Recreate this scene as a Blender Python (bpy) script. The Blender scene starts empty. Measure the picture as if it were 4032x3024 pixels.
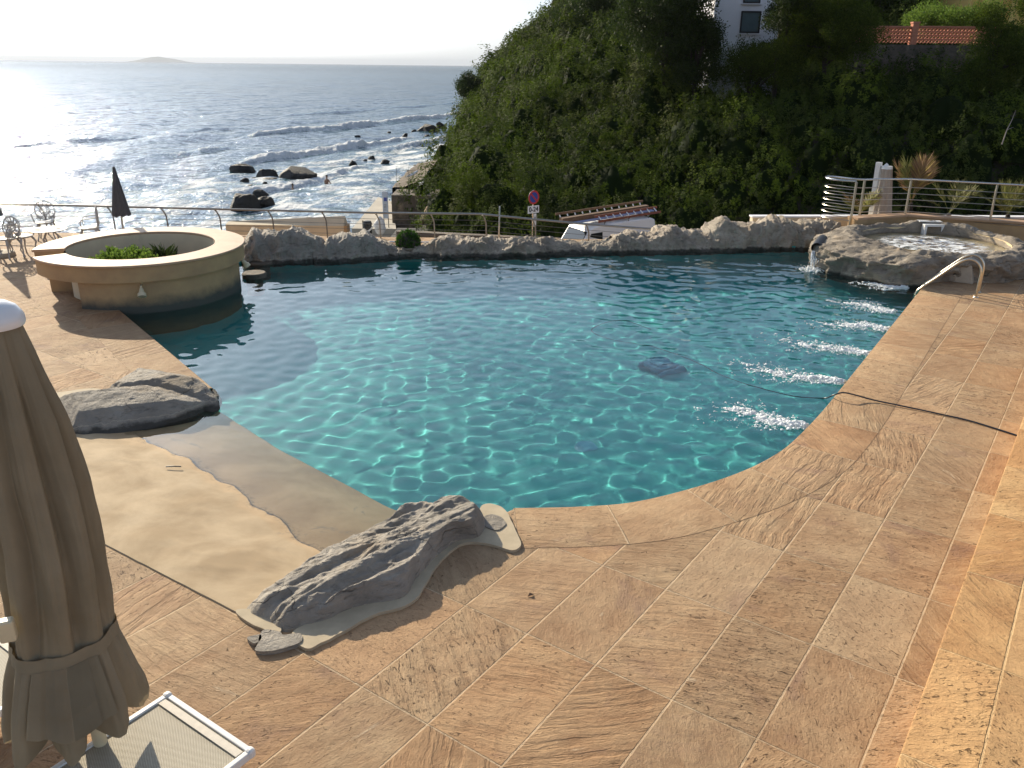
import bpy, bmesh, math, random
import numpy as np
from mathutils import Vector, Matrix
from mathutils.geometry import tessellate_polygon
C = bpy.context.scene
COL = C.collection
rng = np.random.default_rng(7)
random.seed(7)
R = math.radians
# ------------------------------------------------------------------ camera model (pixels of the 4032x3024 photograph)
H = 4.0
F = 3280.0
_p = math.atan((1512 - 260) / F)
_r = math.atan(0.0115)
FW = np.array([0, math.cos(_p), -math.sin(_p)])
_rt = np.array([1.0, 0, 0])
_up = np.cross(_rt, FW)
RT = _rt * math.cos(_r) + _up * math.sin(_r)
UP = _up * math.cos(_r) - _rt * math.sin(_r)
def ray(x, y): return FW + RT * ((x - 2016) / F) - UP * ((y - 1512) / F)
def gp(x, y, z=0.0):
    d = ray(x, y); t = (z - H) / d[2]
    return np.array([0, 0, H]) + d * t
def at(x, y, Y):
    d = ray(x, y)
    return np.array([0, 0, H]) + d * (Y / d[1])
# ------------------------------------------------------------------ noise
_perm = np.random.default_rng(3).permutation(256)
_perm = np.concatenate([_perm, _perm, _perm])
_g = np.random.default_rng(4).normal(size=(256, 3)); _g /= np.linalg.norm(_g, axis=1)[:, None]
def perlin(p):
    p = np.asarray(p, float)
    i = np.floor(p).astype(int); f = p - i; i &= 255
    u = f * f * f * (f * (f * 6 - 15) + 10)
    def g(dx, dy, dz):
        h = _perm[_perm[_perm[i[..., 0] + dx] + i[..., 1] + dy] + i[..., 2] + dz]
        return ((f - np.array([dx, dy, dz])) * _g[h]).sum(-1)
    def L(a, b, t): return a + (b - a) * t
    x0 = L(g(0, 0, 0), g(1, 0, 0), u[..., 0]); x1 = L(g(0, 1, 0), g(1, 1, 0), u[..., 0])
    x2 = L(g(0, 0, 1), g(1, 0, 1), u[..., 0]); x3 = L(g(0, 1, 1), g(1, 1, 1), u[..., 0])
    return L(L(x0, x1, u[..., 1]), L(x2, x3, u[..., 1]), u[..., 2])
def fbm(p, o=4, lac=2.1, gain=0.5):
    p = np.asarray(p, float); s = 0; a = 1.0
    for k in range(o):
        s = s + a * perlin(p + 17.3 * k); p = p * lac; a *= gain
    return s
def ridged(p, o=4, lac=2.1, gain=0.5):
    p = np.asarray(p, float); s = 0; a = 1.0
    for k in range(o):
        s = s + a * (0.5 - np.abs(perlin(p + 11.7 * k)) * 1.6); p = p * lac; a *= gain
    return s
def sstep(a, b, x):
    t = np.clip((x - a) / (b - a), 0, 1); return t * t * (3 - 2 * t)
# ------------------------------------------------------------------ object helpers
def link(o, parent=None):
    COL.objects.link(o)
    if parent is not None: o.parent = parent
    return o
def mk(name, v, f, m=None, parent=None, smooth=False, uv=None, attrs=None):
    """mesh object from arrays; f is an (n,k) array or a list of tuples"""
    me = bpy.data.meshes.new(name)
    v = np.asarray(v, dtype=np.float32).reshape(-1, 3)
    if isinstance(f, np.ndarray):
        n, k = f.shape
        me.vertices.add(len(v)); me.vertices.foreach_set('co', v.ravel())
        me.loops.add(n * k); me.loops.foreach_set('vertex_index', f.astype(np.int32).ravel())
        me.polygons.add(n); me.polygons.foreach_set('loop_start', np.arange(0, n * k, k, dtype=np.int32))
        me.update(calc_edges=True)
    else:
        me.from_pydata(v.tolist(), [], f)
    if smooth: me.polygons.foreach_set('use_smooth', np.ones(len(me.polygons), dtype=bool))
    if uv is not None:
        l = me.uv_layers.new(name='UVMap')
        vi = np.empty(len(me.loops), dtype=np.int32); me.loops.foreach_get('vertex_index', vi)
        l.data.foreach_set('uv', np.asarray(uv, dtype=np.float32)[vi].ravel())
    for an, (dom, arr) in (attrs or {}).items():
        a = me.attributes.new(an, 'FLOAT', dom); a.data.foreach_set('value', np.asarray(arr, dtype=np.float32).ravel())
    if m is not None: me.materials.append(m)
    me.update()
    return link(bpy.data.objects.new(name, me), parent)
def tag(o, label=None, cat=None, group=None, kind=None):
    if label: o['label'] = label
    if cat: o['category'] = cat
    if group: o['group'] = group
    if kind: o['kind'] = kind
    return o
def empty(name, loc=(0, 0, 0), rz=0.0, label=None, cat=None, group=None):
    o = bpy.data.objects.new(name, None); COL.objects.link(o)
    o.location = tuple(loc); o.rotation_euler = (0, 0, rz)
    return tag(o, label, cat, group)
def copy_tree(o, parent=None):
    c = o.copy(); COL.objects.link(c)
    if parent is not None: c.parent = parent
    for ch in list(o.children): copy_tree(ch, c)
    return c
class MB:
    """collects simple shapes into one mesh"""
    def __init__(s): s.v = []; s.f = []
    def add(s, v, f):
        n = len(s.v); s.v += [tuple(map(float, p)) for p in v]; s.f += [tuple(i + n for i in q) for q in f]; return s
    def box(s, c, size, rz=0, bev=0.0, M=None):
        bm = bmesh.new(); bmesh.ops.create_cube(bm, size=1)
        for v in bm.verts: v.co = Vector((v.co.x * size[0], v.co.y * size[1], v.co.z * size[2]))
        if bev: bmesh.ops.bevel(bm, geom=bm.edges[:], offset=bev, segments=2, affect='EDGES', profile=0.5)
        T = (M if M is not None else Matrix.Rotation(rz, 4, 'Z'))
        bm.verts.index_update()
        s.add([Vector(c) + T @ v.co for v in bm.verts], [[v.index for v in f.verts] for f in bm.faces]); bm.free(); return s
    def tube(s, pts, r, n=8, cap=True):
        pts = [Vector(p) for p in pts]; k = len(pts)
        rr = r if hasattr(r, '__len__') else [r] * k
        rings = []; up = None
        for i, p in enumerate(pts):
            t = (pts[min(i + 1, k - 1)] - pts[max(i - 1, 0)]).normalized()
            if up is None:
                up = Vector((0, 0, 1)) if abs(t.z) < .9 else Vector((1, 0, 0))
            a = t.cross(up).normalized(); b = a.cross(t).normalized(); up = b
            rings.append([p + (a * math.cos(2 * math.pi * j / n) + b * math.sin(2 * math.pi * j / n)) * rr[i] for j in range(n)])
        v = [q for ring in rings for q in ring]; f = []
        for i in range(k - 1):
            for j in range(n):
                f.append((i * n + j, i * n + (j + 1) % n, (i + 1) * n + (j + 1) % n, (i + 1) * n + j))
        if cap: f.append(tuple(reversed(range(n)))); f.append(tuple((k - 1) * n + j for j in range(n)))
        return s.add(v, f)
    def prism(s, poly, z0, z1):
        n = len(poly); v = [(p[0], p[1], z0) for p in poly] + [(p[0], p[1], z1) for p in poly]
        f = [tuple(reversed(range(n))), tuple(range(n, 2 * n))] + [(i, (i + 1) % n, n + (i + 1) % n, n + i) for i in range(n)]
        return s.add(v, f)
    def lathe(s, prof, c=(0, 0, 0), n=32, a0=0.0, a1=2 * math.pi):
        full = abs(a1 - a0 - 2 * math.pi) < 1e-6; m = n if full else n + 1
        v = []; k = len(prof)
        for j in range(m):
            a = a0 + (a1 - a0) * j / n
            for (r, z) in prof: v.append((c[0] + r * math.cos(a), c[1] + r * math.sin(a), c[2] + z))
        f = []
        for j in range(n):
            j2 = (j + 1) % m
            for i in range(k - 1): f.append((j * k + i, j2 * k + i, j2 * k + i + 1, j * k + i + 1))
        return s.add(v, f)
    def build(s, name, m=None, parent=None, smooth=False):
        o = mk(name, s.v, s.f, m, parent, smooth)
        if smooth: 
            o.data.set_sharp_from_angle(angle=R(38))
        return o
def grid_faces(nu, nv, wrap_u=False):
    i = np.arange(nu * nv).reshape(nu, nv)
    a = np.vstack([i, i[:1]]) if wrap_u else i
    return np.stack([a[:-1, :-1], a[1:, :-1], a[1:, 1:], a[:-1, 1:]], -1).reshape(-1, 4)
# ------------------------------------------------------------------ node helpers
class NT:
    def __init__(s, name):
        s.m = bpy.data.materials.new(name); s.m.use_nodes = True; s.t = s.m.node_tree
        s.b = s.t.nodes['Principled BSDF']; s.out = s.t.nodes['Material Output']
    def n(s, typ, **kw):
        nd = s.t.nodes.new('ShaderNode' + typ)
        for k, v in kw.items(): setattr(nd, k, v)
        return nd
    def l(s, a, b): s.t.links.new(a, b)
    def _in(s, sock, v):
        if isinstance(v, bpy.types.NodeSocket): s.l(v, sock)
        elif hasattr(v, '__len__') and len(v) == 3 and sock.type == 'RGBA': sock.default_value = (*v, 1)
        else: sock.default_value = v
    def math(s, op, a, b=0.0, c=None, clamp=False):
        nd = s.n('Math', operation=op, use_clamp=clamp); s._in(nd.inputs[0], a); s._in(nd.inputs[1], b)
        if c is not None: s._in(nd.inputs[2], c)
        return nd.outputs[0]
    def vmath(s, op, a, b=(0, 0, 0)):
        nd = s.n('VectorMath', operation=op); s._in(nd.inputs[0], a)
        if op == 'SCALE': s._in(nd.inputs['Scale'], b)
        else: s._in(nd.inputs[1], b)
        return nd.outputs[0]
    def mix(s, f, a, b, mode='MIX'):
        nd = s.n('Mix', data_type='RGBA', blend_type=mode); s._in(nd.inputs[0], f); s._in(nd.inputs[6], a); s._in(nd.inputs[7], b); return nd.outputs[2]
    def ramp(s, f, stops):
        nd = s.n('ValToRGB'); e = nd.color_ramp.elements
        while len(e) < len(stops): e.new(0.5)
        for q, (p, c) in zip(e, stops): q.position = p; q.color = (*c, 1) if hasattr(c, '__len__') else (c, c, c, 1)
        s.l(f, nd.inputs[0]); return nd.outputs[0]
    def noise(s, vec=None, scale=5, detail=4, rough=.55, dist=0.0):
        nd = s.n('TexNoise'); nd.inputs['Scale'].default_value = scale; nd.inputs['Detail'].default_value = detail
        nd.inputs['Roughness'].default_value = rough; nd.inputs['Distortion'].default_value = dist
        if vec is not None: s.l(vec, nd.inputs['Vector'])
        return nd.outputs[0]
    def obj(s): return s.n('TexCoord').outputs['Object']
    def sep(s, v):
        nd = s.n('SeparateXYZ'); s.l(v, nd.inputs[0]); return nd.outputs
    def comb(s, x, y, z=0.0):
        nd = s.n('CombineXYZ'); s._in(nd.inputs[0], x); s._in(nd.inputs[1], y); s._in(nd.inputs[2], z); return nd.outputs[0]
    def attr(s, name): return s.n('Attribute', attribute_name=name).outputs['Fac']
    def bump(s, h, strength=.5, dist=.01, normal=None):
        nd = s.n('Bump'); s._in(nd.inputs['Height'], h); nd.inputs['Strength'].default_value = strength; nd.inputs['Distance'].default_value = dist
        if normal is not None: s.l(normal, nd.inputs['Normal'])
        return nd.outputs[0]
    def set(s, **kw):
        for k, v in kw.items(): s._in(s.b.inputs[k.replace('_', ' ')], v)
        return s
def pmat(name, col, rough=.6, metal=0.0, var=.15, scale=6.0, bump=0.0, bscale=40.0, bdist=.005, spec=None, col2=None):
    t = NT(name); o = t.obj()
    f = t.noise(o, scale, 5, .6)
    c2 = col2 or tuple(c * (1 - var) for c in col); c1 = col if col2 else tuple(min(1, c * (1 + var)) for c in col)
    t.set(Base_Color=t.mix(t.ramp(f, [(.3, 0.0), (.7, 1.0)]), c2, c1), Roughness=rough, Metallic=metal)
    if spec is not None: t.b.inputs['Specular IOR Level'].default_value = spec
    if bump: t.set(Normal=t.bump(t.noise(o, bscale, 6, .65), bump, bdist))
    return t.m
# ------------------------------------------------------------------ travertine
TH = R(54.8)
U0 = gp(1400 + 1228 * .9946, 2100 + 222 * .9946)
def travertine(name, mode='grid', warm=1.0):
    t = NT(name)
    if mode == 'grid':
        o = t.obj(); p = t.vmath('SUBTRACT', o, (float(U0[0]), float(U0[1]), 0)); x, y, z = t.sep(p)[:3]
        u = t.math('MULTIPLY', t.math('ADD', t.math('MULTIPLY', x, math.cos(TH)), t.math('MULTIPLY', y, math.sin(TH))), 1 / 1.145)
        v = t.math('MULTIPLY', t.math('SUBTRACT', t.math('MULTIPLY', y, math.cos(TH)), t.math('MULTIPLY', x, math.sin(TH))), 1 / .594)
        su, sv = 1.145, .594
    else:
        uvn = t.n('UVMap'); q = t.sep(uvn.outputs[0]); u = t.math('MULTIPLY', q[0], 1 / .92); v = t.math('ADD', t.math('MULTIPLY', q[1], .96), .02); su, sv = .92, .75
        o = t.obj(); x, y, z = t.sep(o)[:3]
    iu = t.math('FLOOR', u); iv = t.math('FLOOR', v)
    wn = t.n('TexWhiteNoise', noise_dimensions='3D'); t.l(t.comb(iu, iv, 3.7), wn.inputs['Vector'])
    rc = t.sep(wn.outputs['Color']); r1, r2, r3 = rc[0], rc[1], rc[2]
    wn2 = t.n('TexWhiteNoise', noise_dimensions='3D'); t.l(t.comb(iu, iv, 9.1), wn2.inputs['Vector']); r4, r5, r6 = t.sep(wn2.outputs['Color'])[:3]
    # every slab: its own piece of stone, turned its own way
    vr = t.n('VectorRotate', rotation_type='Z_AXIS'); t.l(t.comb(x, y, 0.0), vr.inputs['Vector']); t.l(t.math('MULTIPLY', r1, 6.28), vr.inputs['Angle'])
    off = t.vmath('SCALE', wn.outputs['Color'], 60.0)
    base = t.vmath('ADD', vr.outputs[0], off)
    warp = t.n('TexNoise'); warp.inputs['Scale'].default_value = 1.6; warp.inputs['Detail'].default_value = 3; t.l(base, warp.inputs['Vector'])
    wv = t.vmath('SCALE', t.vmath('SUBTRACT', warp.outputs['Color'], (.5, .5, .5)), .13)
    q = t.vmath('ADD', base, wv)
    bands = t.noise(t.vmath('MULTIPLY', q, (2.6, 11, 1)), 1.5, 7, .72, .35)
    clouds = t.noise(q, 2.4, 5, .6)
    fine = t.noise(t.vmath('MULTIPLY', q, (16, 44, 1)), 1.5, 5, .75, .5)
    gate = t.ramp(t.noise(base, 1.7, 4, .6, .4), [(.40, 0.0), (.62, 1.0)]); gate = t.math('MULTIPLY', gate, t.math('ADD', .25, t.math('MULTIPLY', r6, .9)), clamp=True)
    wide = t.noise(t.vmath('MULTIPLY', q, (.9, 7.5, 1)), 1.5, 5, .6)
    pits = t.noise(t.vmath('MULTIPLY', q, (15, 32, 1)), 1.1, 6, .72, 1.0)
    mott = t.noise(base, 6.5, 8, .72, .6)
    grit = t.noise(base, 95, 3, .6)
    c = t.mix(t.ramp(bands, [(.30, 0.0), (.70, 1.0)]), (.36, .22, .118), (.50, .33, .185))
    stripe = t.math('MULTIPLY', t.ramp(wide, [(.42, 1.0), (.53, 0.0)]), t.ramp(r1, [(.35, 0.0), (.75, 1.0)]))
    c = t.mix(t.math('MULTIPLY', stripe, .42), c, (.27, .155, .078))
    c = t.mix(t.math('MULTIPLY', t.ramp(clouds, [(.40, 0.0), (.68, 1.0)]), .7), c, (.56, .40, .235))
    pink = t.math('MULTIPLY', t.ramp(r2, [(.45, 0.0), (.9, 1.0)]), .28)
    c = t.mix(pink, c, t.mix(1.0, c, (1.0, .83, .74), 'MULTIPLY'))
    c = t.mix(t.math('MULTIPLY', t.ramp(r4, [(.72, 0.0), (.95, 1.0)]), .24), c, t.mix(1.0, c, (1.12, .80, .52), 'MULTIPLY'))
    c = t.mix(t.math('MULTIPLY', t.ramp(r5, [(.7, 0.0), (.98, 1.0)]), .3), c, (.58, .43, .27))
    vs = t.math('ADD', t.math('MULTIPLY', r3, .20), .90)
    c = t.mix(1.0, c, t.comb(vs, vs, vs), 'MULTIPLY')
    # stains of plum and grey stone
    st = t.ramp(t.noise(q, 1.1, 6, .65, .8), [(.57, 0.0), (.69, 1.0)])
    c = t.mix(t.math('MULTIPLY', st, .55), c, (.26, .155, .115))
    wc = t.ramp(t.noise(t.vmath('MULTIPLY', q, (1.5, 6, 1)), 1.2, 7, .7, .5), [(.64, 0.0), (.70, 1.0)])
    c = t.mix(t.math('MULTIPLY', wc, .6), c, (.64, .50, .34))
    rough_lo = t.math('MULTIPLY', t.math('ADD', r6, -.15), .09)
    pth = t.math('SUBTRACT', t.math('ADD', .345, rough_lo), pits)
    pm = t.math('MULTIPLY', pth, 16.0, clamp=True)
    pf = t.math('MULTIPLY', t.math('SUBTRACT', .41, fine), 11.0, clamp=True)
    c = t.mix(t.math('MULTIPLY', pm, .85), c, (.075, .045, .028))
    c = t.mix(t.math('MULTIPLY', t.math('MULTIPLY', pf, gate), .5), c, (.18, .10, .055))
    mv = t.math('ADD', .60, t.math('MULTIPLY', mott, .56)); c = t.mix(1.0, c, t.comb(mv, mv, mv), 'MULTIPLY')
    c = t.mix(t.math('MULTIPLY', t.ramp(grit, [(.35, 1.0), (.55, 0.0)]), .22), c, (.26, .15, .08))
    # joints
    fu = t.math('SUBTRACT', u, iu); fv = t.math('SUBTRACT', v, iv)
    jn = t.math('MULTIPLY', t.math('SUBTRACT', t.noise(o, 14, 4, .7), .5), .016)
    du = t.math('MULTIPLY', t.math('SUBTRACT', .5, t.math('ABSOLUTE', t.math('SUBTRACT', fu, .5))), su)
    dv = t.math('MULTIPLY', t.math('SUBTRACT', .5, t.math('ABSOLUTE', t.math('SUBTRACT', fv, .5))), sv)
    dd = t.math('ADD', t.math('MINIMUM', du, dv) if mode == 'grid' else du, jn)
    g = t.math('SUBTRACT', 1.0, t.math('MULTIPLY', t.math('SUBTRACT', dd, .005), 260.0, clamp=True), clamp=True)
    gc = t.mix(t.ramp(t.noise(o, 1.3, 4, .6), [(.5, 0.0), (.7, 1.0)]), (.68, .52, .34), (.46, .32, .19))
    c = t.mix(t.math('MULTIPLY', g, .6), c, gc)
    if warm != 1.0: c = t.mix(1.0, c, (1.06 , .98, .80), 'MULTIPLY')
    h = t.math('ADD', t.math('ADD', t.math('MULTIPLY', bands, .25), t.math('MULTIPLY', fine, .2)), t.math('MULTIPLY', mott, .5))
    h = t.math('SUBTRACT', h, t.math('MULTIPLY', pm, .55)); h = t.math('SUBTRACT', h, t.math('MULTIPLY', t.math('MULTIPLY', pf, gate), .3)); h = t.math('ADD', h, t.math('MULTIPLY', clouds, .5)); h = t.math('SUBTRACT', h, t.math('MULTIPLY', stripe, .25)); h = t.math('ADD', h, t.math('MULTIPLY', grit, .12))
    h = t.math('SUBTRACT', h, t.math('MULTIPLY', g, .35))
    t.set(Base_Color=c, Roughness=t.math('ADD', .66, t.math('MULTIPLY', fine, .25)), Normal=t.bump(h, 1.0, .03))
    t.b.inputs['Specular IOR Level'].default_value = .22
    return t.m
M = {}
M['deck'] = travertine('travertine_paving')
M['coping'] = travertine('travertine_coping', 'uv')
M['platform'] = travertine('travertine_platform', 'grid', 1.1)
M['counter'] = pmat('travertine_counter', (.50, .33, .20), .6, 0, .0, 3.0, .4, 30, .004, col2=(.40, .245, .14))
M['plaster'] = pmat('ochre_plaster', (.50, .33, .16), .8, 0, .0, 2.2, .25, 25, .004, col2=(.36, .23, .12))
M['cream'] = pmat('cream_plaster', (.62, .52, .36), .8, 0, .08, 2.0, .15, 30, .003)
M['pool_wall_cream'] = pmat('cream_pool_plaster', (.66, .52, .30), .6, 0, .08, 3.0)
def rock_mat(name, a, b, dark, tide=True, blotch=(.40, .30, .19)):
    t = NT(name); o = t.obj()
    n1 = t.noise(o, 2.2, 6, .62, .4); n2 = t.noise(t.vmath('MULTIPLY', o, (1, 1, 3.5)), 7, 7, .7, .5); n3 = t.noise(o, 38, 5, .7)
    c = t.mix(t.ramp(n1, [(.35, 0.0), (.65, 1.0)]), a, b)
    c = t.mix(t.math('MULTIPLY', t.ramp(n2, [(.30, 1.0), (.46, 0.0)]), .7), c, dark)
    c = t.mix(t.math('MULTIPLY', t.ramp(t.noise(o, 1.3, 5, .6, .3), [(.56, 0.0), (.70, 1.0)]), .6), c, blotch)
    ww = t.n('TexNoise'); ww.inputs['Scale'].default_value = 1.7; ww.inputs['Detail'].default_value = 4; t.l(o, ww.inputs['Vector'])
    vo = t.n('TexVoronoi', feature='DISTANCE_TO_EDGE'); vo.inputs['Scale'].default_value = 1.5; t.l(t.vmath('ADD', t.vmath('MULTIPLY', o, (1, 1, 1.6)), t.vmath('SCALE', ww.outputs['Color'], .9)), vo.inputs['Vector'])
    crack = t.math('SUBTRACT', 1.0, t.math('MULTIPLY', vo.outputs['Distance'], 70.0), clamp=True)
    crack = t.math('MULTIPLY', crack, t.ramp(t.noise(o, 2.1, 4, .6), [(.42, 0.0), (.58, 1.0)]))
    c = t.mix(t.math('MULTIPLY', crack, .5), c, (.03, .026, .02))
    oi = t.n('ObjectInfo').outputs['Random']; ov = t.math('ADD', .82, t.math('MULTIPLY', oi, .34)); c = t.mix(1.0, c, t.comb(ov, ov, ov), 'MULTIPLY')
    if tide:
        z = t.sep(t.n('NewGeometry').outputs['Position'])[2]
        zz = t.math('ADD', z, t.math('MULTIPLY', t.math('SUBTRACT', t.noise(o, 6, 5, .65), .5), .13))
        band = t.math('MULTIPLY', t.math('SUBTRACT', .008, t.math('ABSOLUTE', t.math('SUBTRACT', zz, .02))), 90.0, clamp=True)
        c = t.mix(t.math('MULTIPLY', band, .6), c, (.62, .52, .38))
        wet = t.math('MULTIPLY', t.math('SUBTRACT', -.0, zz), 30.0, clamp=True)
        c = t.mix(t.math('MULTIPLY', wet, .85), c, (.035, .032, .026))
    n4 = t.noise(t.vmath('MULTIPLY', o, (1, 1, 2)), 14, 6, .7, .8); h = t.math('ADD', t.math('ADD', t.math('MULTIPLY', n2, 1.0), t.math('MULTIPLY', n4, .6)), t.math('SUBTRACT', t.math('MULTIPLY', n3, .35), t.math('MULTIPLY', crack, .5)))
    t.set(Base_Color=c, Roughness=.78, Normal=t.bump(h, .9, .035)); t.b.inputs['Specular IOR Level'].default_value = .35
    return t.m
M['rock'] = rock_mat('grey_sculpted_rock', (.235, .21, .175), (.36, .32, .265), (.10, .09, .075))
M['rock_far'] = rock_mat('pale_sculpted_rock', (.24, .20, .155), (.43, .365, .28), (.085, .072, .055))
M['collar'] = pmat('sandy_mortar', (.45, .37, .25), .85, 0, .12, 6, .4, 60, .004)
M['sea_rock'] = pmat('wet_black_rock', (.020, .018, .016), .7, 0, .4, 2, .8, 6, .15)
M['masonry'] = rock_mat('rough_masonry', (.085, .072, .055), (.17, .135, .10), (.03, .027, .023), False)
M['sandstone'] = rock_mat('orange_sandstone', (.40, .27, .15), (.55, .38, .22), (.12, .09, .06), False)
M['steel'] = pmat('brushed_steel', (.62, .60, .56), .22, 1.0, .08, 20)
M['steel_rail'] = pmat('dull_steel_rail', (.30, .29, .27), .38, .9, .12, 12)
M['steel_warm'] = pmat('satin_steel', (.60, .55, .45), .28, 1.0, .1, 20)
M['steel_dark'] = pmat('weathered_steel', (.22, .22, .22), .4, .9, .15, 12)
M['white_metal'] = pmat('white_powder_coat', (.74, .73, .70), .35, 0, .05, 8)
M['cast_white'] = pmat('cast_aluminium_paint', (.38, .37, .345), .45, 0, .1, 8)
M['cream_metal'] = pmat('ivory_painted_pole', (.62, .53, .35), .38, 0, .05, 8)
M['chrome_cap'] = pmat('white_plastic_cap', (.80, .80, .80), .22, 0, .03, 8)
M['grey_fabric'] = pmat('dark_grey_fabric', (.075, .075, .078), .9, 0, .15, 30)
M['taupe_fabric'] = pmat('taupe_canvas', (.36, .31, .26), .9, 0, .12, 15)
M['concrete'] = pmat('cast_concrete', (.40, .34, .26), .85, 0, .12, 9, .4, 50, .005)
M['black'] = pmat('black_plastic', (.015, .015, .016), .45, 0, .2, 10)
M['hose'] = pmat('dark_rubber_hose', (.012, .02, .03), .35, 0, .2, 10)
M['white_sack'] = pmat('white_woven_sack', (.66, .66, .64), .8, 0, .1, 9, .4, 25, .02)
M['wood'] = pmat('weathered_timber', (.17, .105, .06), .8, 0, .35, 9)
M['red_wood'] = pmat('red_brown_timber', (.22, .075, .045), .7, 0, .25, 9)
M['bark'] = pmat('tree_bark', (.035, .027, .02), .9, 0, .35, 5)
M['terracotta'] = pmat('terracotta', (.50, .20, .12), .85, 0, .15, 5)
M['van_paint'] = pmat('white_van_paint', (.78, .78, .77), .28, 0, .02, 2)
M['glass_dark'] = pmat('dark_window_glass', (.015, .02, .022), .06, 0, .1, 2)
M['house_white'] = pmat('white_render', (.72, .73, .76), .85, 0, .04, 1.0)
M['house_yellow'] = pmat('yellow_render', (.72, .50, .16), .85, 0, .06, 1.0)
M['blue'] = pmat('blue_enamel', (.03, .06, .30), .4, 0, .05, 5)
M['red'] = pmat('red_enamel', (.50, .035, .03), .4, 0, .05, 5)
M['sign_white'] = pmat('white_enamel', (.75, .75, .74), .4, 0, .03, 5)
M['dark_earth'] = pmat('dark_soil', (.05, .042, .028), .95, 0, .4, .8, .6, 3, .1)
M['road'] = pmat('asphalt', (.055, .054, .052), .9, 0, .2, 3, .3, 60, .01)
M['ramp'] = pmat('pale_concrete_ramp', (.42, .38, .31), .85, 0, .15, .8, .2, 20, .01)
M['robot'] = pmat('blue_cleaner_plastic', (.03, .20, .30), .6, 0, .2, 6)
M['tile_blue'] = pmat('pale_blue_disc', (.09, .36, .46), .5, 0, .1, 6)
def fabric_mat():
    t = NT('beige_parasol_canvas'); o = t.obj()
    c = t.mix(t.ramp(t.noise(o, 3.0, 5, .6), [(.3, 0.0), (.7, 1.0)]), (.25, .21, .14), (.32, .27, .185))
    t.set(Base_Color=c, Roughness=.92); t.b.inputs['Specular IOR Level'].default_value = .15
    w = t.n('TexWave', wave_type='BANDS', bands_direction='Z'); w.inputs['Scale'].default_value = 220; t.l(o, w.inputs['Vector'])
    w2 = t.noise(o, 900, 2, .5)
    nrm = t.bump(t.math('ADD', t.math('MULTIPLY', w2, .6), t.math('MULTIPLY', t.noise(o, 9, 4, .6), 3.0)), .35, .004)
    t.set(Normal=nrm)
    tr = t.n('BsdfTranslucent'); t._in(tr.inputs[0], (.34, .26, .15)); mx = t.n('MixShader'); mx.inputs[0].default_value = .14
    t.l(t.b.outputs[0], mx.inputs[1]); t.l(tr.outputs[0], mx.inputs[2]); t.l(mx.outputs[0], t.out.inputs[0])
    return t.m
M['canvas'] = fabric_mat()
def sling_mat():
    t = NT('woven_sling_mesh'); uvn = t.n('UVMap'); q = t.sep(uvn.outputs[0])
    a = t.math('SINE', t.math('MULTIPLY', q[0], 2 * math.pi * 70)); b = t.math('SINE', t.math('MULTIPLY', q[1], 2 * math.pi * 90))
    k = t.math('ADD', t.math('MULTIPLY', t.math('MULTIPLY', a, b), .5), .5)
    t.set(Base_Color=t.mix(k, (.20, .165, .11), (.55, .49, .37)), Roughness=.6, Normal=t.bump(k, .6, .004)); return t.m
M['sling'] = sling_mat()
def leaf_mat(name, dark, light, trans, var=True, tfac=.35, rough=.5):
    t = NT(name); a = t.attr('tint'); b = t.attr('hue')
    c = t.mix(a, dark, light)
    c = t.mix(t.math('MULTIPLY', t.ramp(b, [(.25, 1.0), (.5, 0.0)]), .6), c, t.mix(1.0, c, (1.15, .92, .95), 'MULTIPLY'))
    c = t.mix(t.math('MULTIPLY', t.ramp(b, [(.55, 0.0), (.85, 1.0)]), .8), c, t.mix(1.0, c, (1.55, 1.6, .75), 'MULTIPLY'))
    t.set(Base_Color=c, Roughness=rough); t.b.inputs['Specular IOR Level'].default_value = .06
    tr = t.n('BsdfTranslucent'); t._in(tr.inputs[0], t.mix(a, tuple(x * .6 for x in trans), trans)); mx = t.n('MixShader'); mx.inputs[0].default_value = tfac
    t.l(t.b.outputs[0], mx.inputs[1]); t.l(tr.outputs[0], mx.inputs[2]); t.l(mx.outputs[0], t.out.inputs[0])
    return t.m
M['scrub'] = leaf_mat('scrub_leaves', (.012, .024, .006), (.088, .115, .026), (.09, .14, .014), tfac=.32, rough=.8)
M['dark_leaf'] = leaf_mat('dark_tree_leaves', (.022, .034, .016), (.055, .075, .030), (.05, .08, .02), tfac=.25)
M['box_leaf'] = leaf_mat('box_leaves', (.03, .07, .012), (.07, .15, .03), (.08, .18, .03), tfac=.25)
M['bright_leaf'] = leaf_mat('bright_shrub_leaves', (.06, .12, .02), (.16, .24, .05), (.18, .28, .05))
M['palm_leaf'] = leaf_mat('palm_leaves', (.09, .10, .04), (.20, .20, .09), (.18, .18, .06))
M['dry_leaf'] = leaf_mat('dry_palm_leaves', (.17, .11, .06), (.33, .23, .13), (.25, .16, .08))
# ------------------------------------------------------------------ camera, sky, sun
cd = bpy.data.cameras.new('camera'); cam = bpy.data.objects.new('camera', cd); COL.objects.link(cam); C.camera = cam
cd.sensor_width = 36; cd.lens = 36 * F / 4032; cd.clip_start = .05; cd.clip_end = 90000
Mx = Matrix.Identity(4)
for i in range(3): Mx[i][0] = RT[i]; Mx[i][1] = UP[i]; Mx[i][2] = -FW[i]
Mx[2][3] = H; cam.matrix_world = Mx
EL, AZ = R(23.5), R(-36)
SUN = Vector((math.sin(AZ) * math.cos(EL), math.cos(AZ) * math.cos(EL), math.sin(EL)))
W = bpy.data.worlds.new('World'); C.world = W; W.use_nodes = True
sk = W.node_tree.nodes.new('ShaderNodeTexSky'); sk.sky_type = 'NISHITA'; sk.sun_disc = False
sk.sun_elevation = EL; sk.sun_rotation = AZ; sk.air_density = 1.0; sk.dust_density = 1.8; sk.ozone_density = 3.5; sk.altitude = 0
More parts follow.
